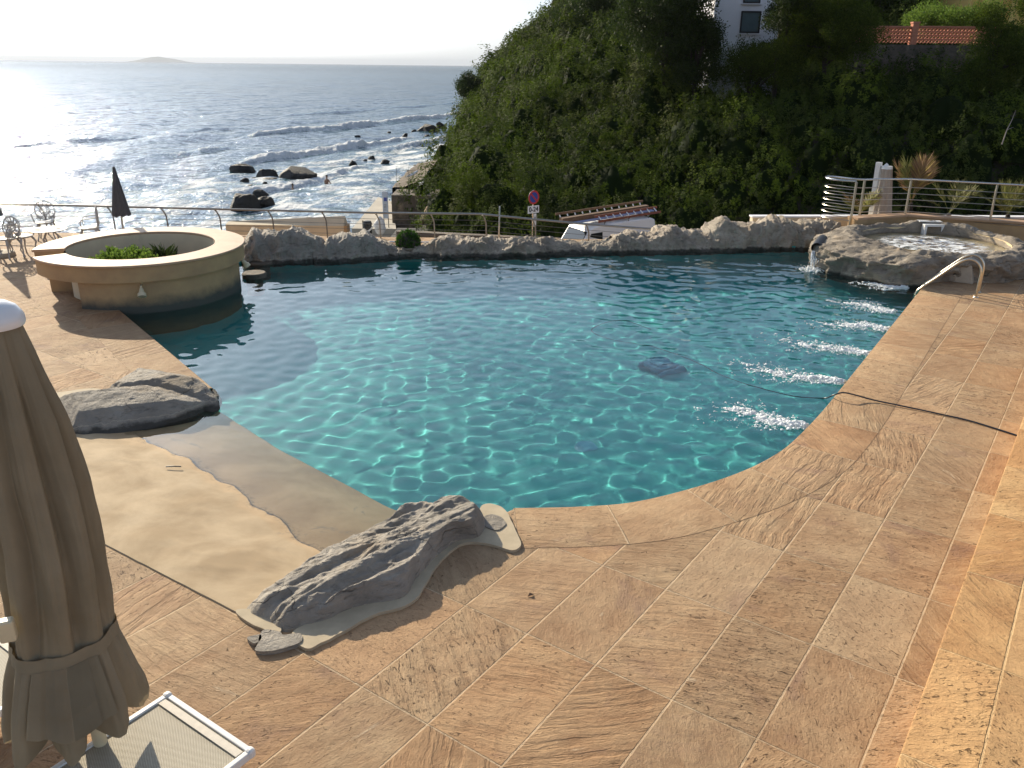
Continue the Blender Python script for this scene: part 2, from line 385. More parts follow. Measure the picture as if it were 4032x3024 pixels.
hs_ = W.node_tree.nodes.new('ShaderNodeHueSaturation'); hs_.inputs['Saturation'].default_value = .45
wb_ = W.node_tree.nodes.new('ShaderNodeMix'); wb_.data_type = 'RGBA'; wb_.blend_type = 'MULTIPLY'; wb_.inputs[0].default_value = 1.0; wb_.inputs[7].default_value = (.88, .98, 1.12, 1)
W.node_tree.links.new(sk.outputs[0], hs_.inputs['Color']); W.node_tree.links.new(hs_.outputs[0], wb_.inputs[6]); W.node_tree.links.new(wb_.outputs[2], W.node_tree.nodes['Background'].inputs[0]); W.node_tree.nodes['Background'].inputs[1].default_value = .105
sl = bpy.data.lights.new('sun', 'SUN'); sl.energy = 5.0; sl.angle = R(.53); sl.color = (1, .87, .66)
so = bpy.data.objects.new('sun', sl); COL.objects.link(so); so.rotation_euler = SUN.to_track_quat('Z', 'Y').to_euler()
sl.cycles.is_caustics_light = True
C.view_settings.view_transform = 'Standard'; C.view_settings.look = 'None'; C.view_settings.exposure = .55
C.cycles.max_bounces = 10; C.cycles.transparent_max_bounces = 12; C.cycles.sample_clamp_indirect = 6.0
def under(o): o.cycles.is_caustics_receiver = True; return o
# ------------------------------------------------------------------ pool outline
edge_px = [(2023,2005),(2290,1999),(2518,1978),(2779,1912),(2958,1847),(3073,1785),(3147,1725),(3248,1619),(3344,1500),(3640,1130)]
edge = [gp(x, y)[:2] for x, y in edge_px]
def smooth_path(pts, n=8):
    pts = [np.asarray(p, float) for p in pts]; out = []
    for i in range(len(pts) - 1):
        p0 = pts[max(i - 1, 0)]; p1 = pts[i]; p2 = pts[i + 1]; p3 = pts[min(i + 2, len(pts) - 1)]
        for k in range(n):
            t = k / n
            out.append(.5 * (2 * p1 + (p2 - p0) * t + (2 * p0 - 5 * p1 + 4 * p2 - p3) * t * t + (3 * p1 - p0 - 3 * p2 + p3) * t ** 3))
    out.append(pts[-1]); return out
edge_s = smooth_path(edge, 6)
dirR = (edge[-1] - edge[-2]); dirR /= np.linalg.norm(dirR)
far_line = [(8.0, 20.2), (7.26, 20.1), (5.67, 20.0), (3.47, 19.75), (1.64, 19.5), (-.13, 19.2), (-1.88, 19.2), (-2.78, 19.05), (-4.44, 18.6), (-5.6, 18.4)]
left_a = gp(368, 1142)[:2]; left_b = gp(740, 1455)[:2]; ldir = left_a - left_b; ldir /= np.linalg.norm(ldir)
L_end = left_b - ldir * 0.9           # the left coping ends under the boulders
hole = [tuple(p) for p in edge_s] + [tuple(edge[-1] + dirR * 1.6), (9.2, 18.2)] + far_line + [(-6.8, 16.6), tuple(left_a + ldir * .9), tuple(left_a), tuple(left_b), tuple(L_end),
        (-4.9, 9.1), (-5.5, 8.6), (-5.2, 7.42), (-3.56, 6.35), (-2.12, 5.41), (-1.9, 5.45), (-.9, 6.25)]
outer = [(-26, -6), (14, -6), (16, 21.0), (8.2, 20.7), (-1.0, 20.6), (-12, 20.7), (-26, 20.9)]
def poly_with_hole(name, outer, hole, z, m):
    vs = [Vector((p[0], p[1], 0)) for p in outer]; hs = [Vector((p[0], p[1], 0)) for p in hole]
    tris = tessellate_polygon([vs, hs]); allv = vs + hs
    f = []
    for a, b, c in tris:
        A, B, Cc = allv[a], allv[b], allv[c]
        f.append((a, b, c) if (B - A).cross(Cc - A).z > 0 else (a, c, b))
    return mk(name, [(v.x, v.y, z) for v in allv], f, m)
deck = tag(poly_with_hole('pool_deck', outer, hole, 0.0, M['deck']), kind='structure')
# retaining face of the deck towards the sea and the road
b = MB(); pts = [(14, -6), (16, 21.0), (8.2, 20.7), (-1.0, 20.6), (-12, 20.7), (-26, 20.9), (-26, -6)]
for (x0, y0), (x1, y1) in zip(pts, pts[1:]): b.add([(x0, y0, 0), (x1, y1, 0), (x1, y1, -7), (x0, y0, -7)], [(0, 1, 2, 3)])
tag(b.build('deck_retaining_wall', M['plaster']), kind='structure')
# ------------------------------------------------------------------ coping: one band of slabs along the pool edge
def band(name, path, wid, m, side=1, lip=.03, th=.045, z=.0025):
    P = [np.asarray(p, float) for p in path]; n = len(P); L = [0.0]
    for i in range(1, n): L.append(L[-1] + np.linalg.norm(P[i] - P[i - 1]))
    prof = [(-lip + .012, z - th), (-lip, z - th + .012), (-lip, z - .012), (-lip + .004, z - .004), (-lip + .014, z), (wid, z), (wid, z - .02)]
    v = []; uv = []
    for i, p in enumerate(P):
        t = P[min(i + 1, n - 1)] - P[max(i - 1, 0)]; t /= np.linalg.norm(t); nr = np.array([t[1], -t[0]]) * side
        for (d, zz) in prof:
            v.append((*(p + nr * d), zz)); uv.append((L[i], max(d, 0)))
    f = grid_faces(n, len(prof))
    if side > 0: f = f[:, ::-1]
    o = mk(name, v, f[:, ::-1], m, uv=uv); o.data.set_sharp_from_angle(angle=R(40)); return o
tag(band('pool_coping', edge_s + [edge[-1] + dirR * .7], .70, M['coping'], 1), kind='structure')
tag(band('pool_coping', smooth_path([L_end, left_b, left_a, left_a + ldir * .9], 6), .66, M['coping'], -1), kind='structure')
# joint between coping and paving
def joint(path, d, side, w=.003):
    P = [np.asarray(p, float) for p in path]; n = len(P); v = []
    for i, p in enumerate(P):
        t = P[min(i + 1, n - 1)] - P[max(i - 1, 0)]; t /= np.linalg.norm(t); nr = np.array([t[1], -t[0]]) * side
        for k in (d, d + w): v.append((*(p + nr * k), .0012))
    return v, grid_faces(n, 2)
mj = pmat('dark_joint', (.26, .17, .10), .9, 0, .4, 10)
v, f = joint(edge_s + [edge[-1] + dirR * .7], .70, 1); tag(mk('coping_joint', v, f, mj), kind='structure')
# ------------------------------------------------------------------ pool basin
t = NT('teal_pool_lining'); o = t.obj()
cc = t.mix(t.ramp(t.noise(o, .7, 4, .6), [(.3, 0.0), (.7, 1.0)]), (.035, .33, .335), (.05, .41, .40))
t.set(Base_Color=cc, Roughness=.7); M['lining'] = t.m
v = []; n = len(hole)
for x, y in hole: v += [(x, y, .0), (x, y, -1.4)]
f = [(2 * i, 2 * ((i + 1) % n), 2 * ((i + 1) % n) + 1, 2 * i + 1) for i in range(n)]
f = [tuple(reversed(q)) for q in f]
hs = [Vector((p[0], p[1], 0)) for p in hole]
for a, bb, c in tessellate_polygon([hs]):
    A, B_, Cc = hs[a], hs[bb], hs[c]
    f.append((2 * a + 1, 2 * bb + 1, 2 * c + 1) if (B_ - A).cross(Cc - A).z > 0 else (2 * a + 1, 2 * c + 1, 2 * bb + 1))
tag(under(mk('pool_basin', v, f, M['lining'])), kind='structure')
# ------------------------------------------------------------------ sandy beach entry
dl0, dl1 = np.array([-3.56, 6.35]), np.array([-2.12, 5.41])
bd = (dl1 - dl0) / np.linalg.norm(dl1 - dl0); bn = np.array([-bd[1], bd[0]]); bn = bn if bn[1] > 0 else -bn     # towards the pool
def s_of(p): return float((np.asarray(p) - dl0) @ bn)
se = [np.array(q) for q in ((-3.85, 9.96), (-2.71, 8.78), (-1.25, 7.51))]; s_shelf = np.mean([s_of(q) for q in se])
wl = [np.array(q) for q in ((-3.87, 8.45), (-3.5, 8.16), (-2.53, 7.25), (-1.7, 6.4))]
nu, nv = 150, 130
A = np.linspace(-3.4, 3.1, nu); S = np.linspace(-.02, 1.0, nv)
aa, ss = np.meshgrid(A, S, indexing='ij')
sa = np.array([(q - dl0) @ bd for q in se]); sv = np.array([s_of(q) for q in se]); o_ = np.argsort(sa)
wa = np.array([(q - dl0) @ bd for q in wl]); wv_ = np.array([s_of(q) for q in wl]); ow = np.argsort(wa)
sh = np.interp(aa, sa[o_], sv[o_]); wt = np.interp(aa, wa[ow], wv_[ow])
s = ss * sh
x = dl0[0] + bd[0] * aa + bn[0] * s; y = dl0[1] + bd[1] * aa + bn[1] * s
pp = np.stack([x, y, 0 * x], -1)
zb = np.where(s < wt, -.008 - .072 * (s / wt) ** 1.7, -.08 - .072 * 1.7 / wt * (s - wt) - .20 * (np.maximum(s - wt, 0) / np.maximum(sh - wt, .1)) ** 2)
warp = fbm(pp * 1.1 + 5, 3)
rip = ridged(np.stack([(aa * 1.0 + s * .55 + warp * .25) * .8, (s * 1.0 - aa * .25 + warp * .3) * 3.2, 0 * s], -1), 3)
zb = zb + sstep(0, .25, s) * (rip * .006 + fbm(pp * 2.0, 4) * .010)
vb = np.stack([x, y, zb], -1)
sk2 = vb[:, -1:, :].copy(); sk2[..., 2] = -1.4; sk2[..., :2] += bn * .02
vb = np.concatenate([vb, sk2], 1)
t = NT('sandy_concrete'); o = t.obj()
n1 = t.noise(o, 1.5, 6, .6, .4); n2 = t.noise(o, 5, 6, .65)
c = t.mix(t.ramp(n1, [(.36, 0.0), (.66, 1.0)]), (.37, .27, .16), (.53, .41, .265))
c = t.mix(t.math('MULTIPLY', t.ramp(n2, [(.58, 0.0), (.74, 1.0)]), .4), c, (.34, .27, .18))
zz = t.sep(t.n('NewGeometry').outputs['Position'])[2]
zn = t.math('ADD', zz, t.math('MULTIPLY', t.math('SUBTRACT', t.noise(o, 3.5, 5, .6), .5), .03))
wet = t.math('MULTIPLY', t.math('SUBTRACT', -.066, zn), 120.0, clamp=True)
c = t.mix(wet, c, t.mix(1.0, c, (1.0, .93, .84), 'MULTIPLY'))
patch = t.math('MULTIPLY', t.ramp(t.noise(o, 2.6, 6, .7, .6), [(.60, 0.0), (.68, 1.0)]), wet)
c = t.mix(t.math('MULTIPLY', patch, .6), c, (.20, .18, .15))
edge_line = t.math('MULTIPLY', t.math('SUBTRACT', .006, t.math('ABSOLUTE', t.math('ADD', zn, .082))), 160.0, clamp=True)
c = t.mix(t.math('MULTIPLY', t.math('MULTIPLY', edge_line, t.ramp(t.noise(o, 30, 4, .7), [(.48, 0.0), (.6, 1.0)])), .8), c, (.16, .12, .08))
t.set(Base_Color=c, Roughness=t.math('SUBTRACT', .85, t.math('MULTIPLY', wet, .12)), Normal=t.bump(t.math('ADD', t.noise(o, 70, 5, .7), n2), .3, .006))
t.b.inputs['Specular IOR Level'].default_value = .2; M['sand'] = t.m
tag(under(mk('beach_entry', vb, grid_faces(nu, nv + 1), M['sand'], smooth=True)), kind='structure')
v, f = [], []
q0 = dl0 - bd * 2.2; q1 = dl0 + bd * 2.2
nn = 80
for i in range(nn):
    p = q0 + (q1 - q0) * i / (nn - 1); w0 = .008 * perlin(np.array([i * .33, 0, 0])) ; w1 = .006 + .006 * abs(perlin(np.array([i * .2, 5, 0])))
    v += [(*(p + bn * (w0 - w1)), .005), (*(p + bn * (w0 + w1)), .005)]
tag(mk('beach_joint', v, grid_faces(nn, 2), pmat('dark_crack', (.05, .035, .022), .95)), kind='structure')
# ------------------------------------------------------------------ pool water
ZW = -.08
g = .033
xs = np.arange(-8.8, 9.6, g); ys = np.arange(5.4, 20.2, g)
X, Y = np.meshgrid(xs, ys, indexing='ij')
def inside(px, py, poly):
    r = np.zeros(px.shape, bool); n = len(poly); j = n - 1
    for i in range(n):
        xi, yi = poly[i]; xj, yj = poly[j]
        c_ = ((yi > py) != (yj > py)) & (px < (xj - xi) * (py - yi) / (yj - yi + 1e-12) + xi); r ^= c_; j = i
    return r
keep = np.zeros(X.shape, bool)
for dx, dy in ((0, 0), (.12, 0), (-.12, 0), (0, .12), (0, -.12)): keep |= inside(X + dx, Y + dy, hole)
wr = np.random.default_rng(21)
Z = np.zeros_like(X)
calm = sstep(-6.5, 0.5, X) * .55 + .55          # the jets on the right stir the surface
for _ in range(34):
    k = wr.uniform(10, 25); a = wr.uniform(0, 6.28); ph = wr.uniform(0, 6.28)
    Z += .0078 / k * np.sin(k * (X * math.cos(a) + Y * math.sin(a)) + ph)
Z *= calm
jr = sstep(0.5, 4.5, X - (Y - 8) * .2)
Z2 = np.zeros_like(X)
for _ in range(16):
    k = wr.uniform(16, 42); a = wr.normal(.5, 1.0); Z2 += .008 / k * np.sin(k * (X * math.cos(a) + Y * math.sin(a)) + wr.uniform(0, 6.28))
far = sstep(12.5, 18.5, Y)
Z3 = np.zeros_like(X)
for _ in range(14):
    k = wr.uniform(5, 16); a = wr.normal(1.57, .35); Z3 += .010 / k * np.sin(k * (X * math.cos(a) + Y * math.sin(a)) + wr.uniform(0, 6.28))
Z = ZW + (Z + Z2 * jr * 1.0 + Z3 * far) * np.clip(sstep(.2, 1.6, (X - dl0[0]) * bn[0] + (Y - dl0[1]) * bn[1] - 1.6), .12, 1)
idx = -np.ones(X.shape, int); fm = keep[:-1, :-1] & keep[1:, :-1] & keep[1:, 1:] & keep[:-1, 1:]
use = np.zeros(X.shape, bool); use[:-1, :-1] |= fm; use[1:, :-1] |= fm; use[1:, 1:] |= fm; use[:-1, 1:] |= fm
idx[use] = np.arange(use.sum())
f = np.stack([idx[:-1, :-1][fm], idx[1:, :-1][fm], idx[1:, 1:][fm], idx[:-1, 1:][fm]], -1)
t = NT('pool_water_surface'); t.t.nodes.remove(t.b); gl = t.n('BsdfGlass'); gl.inputs['Roughness'].default_value = 0; gl.inputs['IOR'].default_value = 1.333
gl.inputs['Color'].default_value = (.97, 1, 1, 1); t.l(gl.outputs[0], t.out.inputs[0]); M['water'] = t.m
water = mk('pool_water', np.stack([X[use], Y[use], Z[use]], -1), f, M['water'], smooth=True)
tag(water, kind='structure'); water.cycles.is_caustics_caster = True
# ------------------------------------------------------------------ raised platform on the right
pa = gp(3524, 3024, .35)[:2]; pb = gp(4032, 1638, .35)[:2]; pd = (pb - pa) / np.linalg.norm(pb - pa); pn = np.array([pd[1], -pd[0]])
p0 = pa - pd * 9; p1 = pa + pd * 13.5
prof = [(0, 0), (0, .335), (.004, .345), (.014, .35), (9, .35), (9, 0)]
v = []
for p in (p0, p1):
    for d, z in prof: v.append((*(p + pn * d), z))
k = len(prof)
o = mk('raised_terrace', v, [(i, i + 1, k + i + 1, k + i) for i in range(k - 1)] + [tuple(range(k, 2 * k)), tuple(reversed(range(k)))], M['platform'])
tag(o, kind='structure'); o.data.set_sharp_from_angle(angle=R(40)); o.data.polygons.foreach_set('use_smooth', [True] * len(o.data.polygons)); o.data.set_sharp_from_angle(angle=R(40))
# ------------------------------------------------------------------ rocks
def smooth_closed(pts, n):
    P = np.array(pts, float); m = len(P); out = []
    for i in range(m):
        p0, p1, p2, p3 = P[i - 1], P[i], P[(i + 1) % m], P[(i + 2) % m]
        for k in range(n):
            t_ = k / n
            out.append(.5 * (2 * p1 + (p2 - p0) * t_ + (2 * p0 - 5 * p1 + 4 * p2 - p3) * t_ * t_ + (3 * p1 - p0 - 3 * p2 + p3) * t_ ** 3))
    return np.array(out)
def radial_rock(name, outline, hfun, m, parent=None, n_sub=14, rings=46, base=-.05, seed=0, steep=3.0, rough=.05, rscale=3.0, edge_j=.03, centre=None, cuts=0):
    O = smooth_closed(outline, n_sub); c = O.mean(0) if centre is None else np.array(centre)
    na = len(O); t_ = np.linspace(0.0, 1, rings) ** .8
    xy = c + (O[:, None, :] - c) * t_[None, :, None]
    P3 = np.stack([xy[..., 0], xy[..., 1], 0 * xy[..., 0]], -1)
    jit = np.stack([fbm(P3 * 4 + seed + 9, 3), fbm(P3 * 4 + seed + 31, 3)], -1) * edge_j
    xy = xy + jit * t_[None, :, None]
    prof = 1 - t_[None, :] ** steep
    h = hfun(xy, prof)
    dsp = ridged(np.stack([xy[..., 0], xy[..., 1], h * 1.5], -1) * rscale + seed, 5) * rough
    z = base + h + dsp * np.clip(prof * 2.5, 0, 1)
    v = np.stack([xy[..., 0], xy[..., 1], z], -1)
    rg = np.random.default_rng(int(seed) + 5); ctr = np.array([c[0], c[1], base + .4 * (z.max() - base)])
    for _k in range(cuts):                                  # split faces, each slightly rough
        nn = rg.normal(size=3); nn[2] = abs(nn[2]) * 2.0 + .9; nn /= np.linalg.norm(nn); dd_ = (v - ctr) @ nn
        ex = np.clip(dd_ - dd_.max() * rg.uniform(.60, .86) - .015 * fbm(v * 5 + _k * 7, 3), 0, None); v = v - nn * (ex * .9)[..., None]
    if cuts: v[..., 2] += .012 * fbm(v * 9 + seed, 4) * np.clip(prof * 2, 0, 1)
    o = mk(name, v, grid_faces(na, rings, True), m, parent, smooth=True); o.data.set_sharp_from_angle(angle=R(55)); return under(o)
def pxo(pts, ox=0, oy=0, s=1.0, z=0.0): return [gp(ox + x * s, oy + y * s, z)[:2] for x, y in pts]
# foreground slab rock: strata run along it, the ridge falls steeply towards the viewer
outB = pxo([(100,1020),(230,1120),(350,1185),(470,1165),(640,1120),(790,1050),(960,1010),(1170,960),(1262,840),(1330,760),(1430,650),(1550,575),(1690,545),(1735,470),(1700,380),(1630,300),(1520,262),(1400,320),(1270,290),(1170,335),(1080,410),(940,470),(800,540),(640,640),(500,740),(300,880)], 900, 1800, .5877)
cB = np.mean(np.array(outB), 0)
axB = np.array(outB[15]) - np.array(outB[0]); axB /= np.linalg.norm(axB); nB = np.array([axB[1], -axB[0]])
def hB(xy, prof):
    d = xy - cB; u = d @ axB; w = d @ nB            # w>0 : side facing the viewer
    ridge = .11 * np.exp(-((w - .20 - .05 * np.sin(u * 2.2)) / .16) ** 2) * sstep(-1.5, -.6, u)
    body = .05 + .05 * sstep(-1.6, 1.0, u) + .025 * fbm(np.stack([u * 1.2, w * 3, 0 * u], -1), 3)
    strata = .040 * ridged(np.stack([(u * .6 + w * .5) * 1.3, (w - u * .35) * 5.5, 0 * u], -1) + 3, 4)
    step = .040 * np.tanh(fbm(np.stack([u * .9, w * 4.2, 0 * u], -1) + 40, 3) * 6)
    lump = .06 * np.exp(-(((u - 1.22) / .22) ** 2 + ((w + .30) / .16) ** 2)) + .05 * np.exp(-(((u - .85) / .16) ** 2 + ((w + .30) / .14) ** 2)) + .05 * np.exp(-(((u + 1.2) / .13) ** 2 + ((w + .0) / .1) ** 2))
    slope = .17 * sstep(-.55, .25, w) * sstep(-1.7, -.7, u)
    return .74 * (body * .6 + ridge * .3 + slope + strata * 1.1 + step * 1.1 + lump) * np.clip(prof * 1.6, 0, 1)
rkB = empty('pool_rock', (0, 0, 0), 0, 'low grey slab rock with layered top lying between the paving and the sandy entry', 'rock')
radial_rock('slab', outB, hB, M['rock'], rkB, base=-.02, seed=2, steep=7.0, rough=.018, rscale=7, edge_j=.02, rings=84, n_sub=16, cuts=0)
outC = pxo([(430,1190),(520,1300),(640,1255),(770,1190),(960,1080),(1165,1020),(1260,960),(1320,870),(1400,740),(1520,620),(1640,585),(1800,610),(1900,640),(1960,600),(1920,500),(1860,380),(1780,330),(1690,345),(1640,480),(1500,560),(1300,740),(1100,880),(700,1060)], 900, 1800, .5877)
def flat_irregular(name, outline, m, parent, z, th=.03, seed=0):
    O = smooth_closed(outline, 10); v = []; n = len(O); c = O.mean(0)
    O = O + .012 * np.stack([perlin(np.c_[O * 9, np.full(n, seed)]), perlin(np.c_[O * 9, np.full(n, seed + 7)])], -1)
    hs = [Vector((p[0], p[1], 0)) for p in O]; f = []
    for p in O: v += [(p[0], p[1], z)]
    for p in O: v += [(p[0], p[1], z - th)]
    for a, bb, c_ in tessellate_polygon([hs]):
        f.append((a, bb, c_) if (hs[bb] - hs[a]).cross(hs[c_] - hs[a]).z > 0 else (a, c_, bb))
    sg = 1 if sum(O[i][0] * O[(i + 1) % n][1] - O[(i + 1) % n][0] * O[i][1] for i in range(n)) > 0 else -1
    for i in range(n):
        j = (i + 1) % n; f.append((i, n + i, n + j, j) if sg > 0 else (i, j, n + j, n + i))
    return mk(name, v, f, m, parent)
flat_irregular('mortar_collar', outC, M['collar'], rkB, .026, .04, 3)
flat_irregular('mortar_collar', pxo([(50,1045),(130,1030),(230,1060),(330,1120),(355,1180),(300,1190),(230,1165),(120,1110)], 900, 1800, .5877), M['collar'], rkB, .022, .04, 8)
for pl, sd in (([(235,1185),(345,1195),(370,1215),(480,1205),(495,1250),(450,1280),(300,1320),(185,1325),(200,1270)], 1), ([(135,1230),(215,1215),(225,1250),(180,1275),(140,1250)], 5), ([(1705,430),(1760,405),(1830,425),(1858,470),(1800,510),(1730,490)], 9)):
    flat_irregular('inset_stone', pxo(pl, 900, 1800, .5877), M['rock'], rkB, .036, .05, sd)
# left boulders: long rounded one in front, rough one behind it
rkA = empty('pool_rock', (0, 0, 0), 0, 'long smooth grey boulder reaching from the deck into the shallow sandy entry', 'rock')
outA = pxo([(190,1700),(310,1722),(430,1716),(560,1698),(750,1648),(850,1600),(868,1560),(840,1528),(700,1545),(480,1560),(250,1570),(150,1620)], z=-.08)
axA = np.array(outA[5]) - np.array(outA[0]); LA = np.linalg.norm(axA); axA /= LA
def hA(xy, prof):
    u = ((xy - np.array(outA[0])) @ axA) / LA
    return (.56 - .06 * u + .05 * fbm(np.stack([u * 3, 0 * u, 0 * u], -1), 3)) * np.clip(prof, 0, 1) ** .38
radial_rock('boulder', outA, hA, M['rock'], rkA, base=-.30, seed=14, steep=3.2, rough=.035, rscale=3.0, rings=70, n_sub=20, cuts=5)
rkA2 = empty('pool_rock', (0, 0, 0), 0, 'rough layered grey boulder on the left pool edge behind the long smooth one', 'rock')
outA2 = pxo([(385,1530),(420,1490),(500,1465),(600,1470),(700,1490),(800,1525),(860,1570),(840,1600),(720,1590),(560,1580),(420,1585)])
def hA2(xy, prof):
    d = xy - np.mean(np.array(outA2), 0)
    return (.27 + .09 * fbm(np.stack([d[..., 0] * 1.5, d[..., 1] * 3, 0 * d[..., 0]], -1) + 8, 3)) * np.clip(prof, 0, 1) ** .6
radial_rock('boulder', outA2, hA2, M['rock'], rkA2, base=-.06, seed=23, steep=3, rough=.06, rscale=3.2, rings=60, n_sub=18, cuts=7)
outA3 = pxo([(150,1570),(270,1545),(380,1535),(440,1560),(400,1600),(250,1630),(150,1640)])
flat_irregular('mortar_collar', outA3, M['collar'], rkA2, .02, .04, 12)
# sculpted rock edging along the far side: lofted ridges
def ridge(name, path, hs, wid, m, parent, seed, front=-.35, rough=.20, rs=1.9, nu=240, nv=64, lean=.25):
    P = np.array(smooth_path(path, 24)); L = np.r_[0, np.cumsum(np.linalg.norm(np.diff(P, axis=0), axis=1))]; L /= L[-1]
    u = np.linspace(0, 1, nu); px = np.interp(u, L, P[:, 0]); py = np.interp(u, L, P[:, 1])
    tx, ty = np.gradient(px), np.gradient(py); ln = np.hypot(tx, ty); nx, ny = ty / ln, -tx / ln       # towards the viewer
    if ny.mean() > 0: nx, ny = -nx, -ny
    h = np.interp(u, np.linspace(0, 1, len(hs)), hs) * .76 - .03
    endf = np.clip(np.minimum(u, 1 - u) / .06, 0, 1) ** .5
    ph = np.linspace(0, math.pi, nv)
    ex = .62
    cx = np.sign(np.cos(ph)) * np.abs(np.cos(ph)) ** ex; sz = np.sin(ph) ** .75
    v = np.zeros((nu, nv, 3))
    ww = wid * (.55 + .45 * endf)
    off = cx[None, :] * ww[:, None] + lean * wid * (0 - sz[None, :]) 
    v[..., 0] = px[:, None] + nx[:, None] * off; v[..., 1] = py[:, None] + ny[:, None] * off
    v[..., 2] = front + sz[None, :] * ((h * (.35 + .65 * endf)) - front)[:, None]
    nr = np.zeros_like(v); nr[..., 0] = nx[:, None] * cx[None]; nr[..., 1] = ny[:, None] * cx[None]; nr[..., 2] = sz[None] * .8
    d = ridged(v * rs + seed, 6, 2.1, .55) * rough + fbm(v * rs * .55 + seed + 50, 3) * rough * .7
    v += nr * d[..., None]
    o = mk(name, v, grid_faces(nu, nv), m, parent, smooth=True); o.data.set_sharp_from_angle(angle=R(50)); return under(o)
def wpx(x, y, z=-.08, back=.0):
    p = gp(x, y, z); return (p[0], p[1] + back)
rock_group = 'sculpted rocks edging the pool'
ridges = [
 ('tall dark boulder beside the round bar on the far pool edge', [wpx(930, 1040, back=.4), wpx(1050, 1037, back=.45), wpx(1150, 1035, back=.5), wpx(1270, 1030, back=.6)], [.30, .62, .50, .68, .62, .46, .15], .42, 3.1),
 ('wedge shaped boulder with an ochre stain left of the round bush', [wpx(1220, 1032, back=.35), wpx(1340, 1030, back=.4), wpx(1440, 1020, back=.35), wpx(1560, 1012, back=.4)], [.12, .32, .42, .52, .46, .22, .02], .36, 5.3),
 ('low flat ledge of rock in front of the round bush', [wpx(1480, 1012, back=.2), wpx(1600, 1008, back=.2), wpx(1740, 1004, back=.25)], [-.02, .01, .0, .02, .0], .24, 8.8),
 ('broad sunlit rock with scalloped edge right of the round bush', [wpx(1665, 1008, back=.4), wpx(1800, 1012, back=.4), wpx(2000, 1010, back=.45), wpx(2160, 1008, back=.45)], [.10, .24, .17, .22, .19, .24, .14], .42, 12.4),
 ('sloping rock below the van on the far pool edge', [wpx(2080, 1008, back=.45), wpx(2250, 1004, back=.5), wpx(2400, 1000, back=.45), wpx(2510, 998, back=.45)], [.06, .30, .10, .04, .10, .28, .18], .36, 17.9),
 ('jagged rock with a yellowish tip right of the van', [wpx(2420, 1000, back=.45), wpx(2580, 996, back=.5), wpx(2720, 992, back=.5), wpx(2860, 988, back=.45)], [.22, .36, .24, .48, .34, .30, .46], .42, 22.7),
 ('highest rock of the far pool edge in front of the cream wall', [wpx(2790, 990, back=.45), wpx(2950, 985, back=.5), wpx(3080, 982, back=.5), wpx(3200, 980, back=.55)], [.30, .66, .50, .60, .74, .66, .45], .45, 27.2),
 ('dark rock beside the waterfall spout', [wpx(3130, 984, back=.4), wpx(3240, 984, back=.5), wpx(3340, 990, back=.5)], [.40, .62, .60, .66, .5], .42, 33.3)]
for lab, path, hs, wd, sd in ridges:
    e = empty('pool_rock', (0, 0, 0), 0, lab, 'rock', rock_group)
    ridge('boulder', path, hs, wd, M['rock'] if sd < 6 else M['rock_far'], e, sd, rough=.13 if 17 < sd < 18 else .20)
# ------------------------------------------------------------------ leaves
def leaves(name, centres, dirs, size, m, parent=None, ratio=.45, tint=None, hue=None, flop=.6, seed=0, fold=False):
    """one leaf-shaped quad per centre, pointing roughly along dirs"""
    r = np.random.default_rng(seed + 100); n = len(centres)
    d = dirs + r.normal(size=(n, 3)) * flop; d /= np.linalg.norm(d, axis=1)[:, None]
    q = r.normal(size=(n, 3)); s = np.cross(d, q); s /= np.linalg.norm(s, axis=1)[:, None]
    L = (size * r.uniform(.65, 1.25, n))[:, None] if np.ndim(size) == 0 else (size * r.uniform(.65, 1.25, n))[:, None]
    a = centres - d * L * .5; b = centres + s * L * ratio * .5 + d * L * .05; c = centres + d * L * .5; e = centres - s * L * ratio * .5 + d * L * .05
    v = np.stack([a, b, c, e], 1).reshape(-1, 3); f = np.arange(4 * n).reshape(n, 4)
    if tint is None: tint = r.uniform(0, 1, n)
    if hue is None: hue = r.uniform(0, 1, n)
    return mk(name, v, f, m, parent, attrs={'tint': ('FACE', tint), 'hue': ('FACE', hue)})
def dome_sprigs(c, rad, n_sprig, per, seed, zmin=-.1, spread=.12, inner=.75):
    r = np.random.default_rng(seed); d = r.normal(size=(n_sprig * 3, 3)); d /= np.linalg.norm(d, axis=1)[:, None]; d = d[d[:, 2] > zmin][:n_sprig]
    k = len(d); lump = 1 + .18 * fbm(d * 2.2 + seed, 2)
    p = np.asarray(c) + d * np.asarray(rad) * (lump * r.uniform(inner, 1.05, k))[:, None]
    P = np.repeat(p, per, 0) + r.normal(size=(k * per, 3)) * spread; D = np.repeat(d + np.array([0, 0, .35]), per, 0)
    return P, D, np.repeat(r.uniform(0, 1, k), per)
# ------------------------------------------------------------------ round bar
BC = np.array([-6.97, 15.5]); BR = 1.85; RI = 1.30
bar = empty('round_bar', (BC[0], BC[1], 0), 0, 'round ochre plaster bar with a wide stone counter ring standing half in the pool', 'bar')
slot_a = math.atan2(14.55 - 15.5, -8.6 + 6.97)      # opening faces left
g0, g1 = slot_a + .17, slot_a - .20 + 2 * math.pi
def ring(r0, r1, z0, z1, bev=.0):
    mb = MB(); prof = [(r0, z0), (r1 - bev, z0), (r1, z0 + bev), (r1, z1 - bev), (r1 - bev, z1), (r0 + bev, z1), (r0, z1 - bev), (r0, z0)]
    n = 96; mb.lathe(prof, (0, 0, 0), n, g0, g1); k = len(prof)
    mb.f.append(tuple(range(k - 1))[::1]); mb.f.append(tuple(reversed([n * k + i for i in range(k - 1)]))); return mb
ring(RI, BR, .755, .80, .012).build('counter_top', M['counter'], bar, True)
ring(RI + .03, BR - .035, .50, .754).build('fascia', M['plaster'], bar, True)
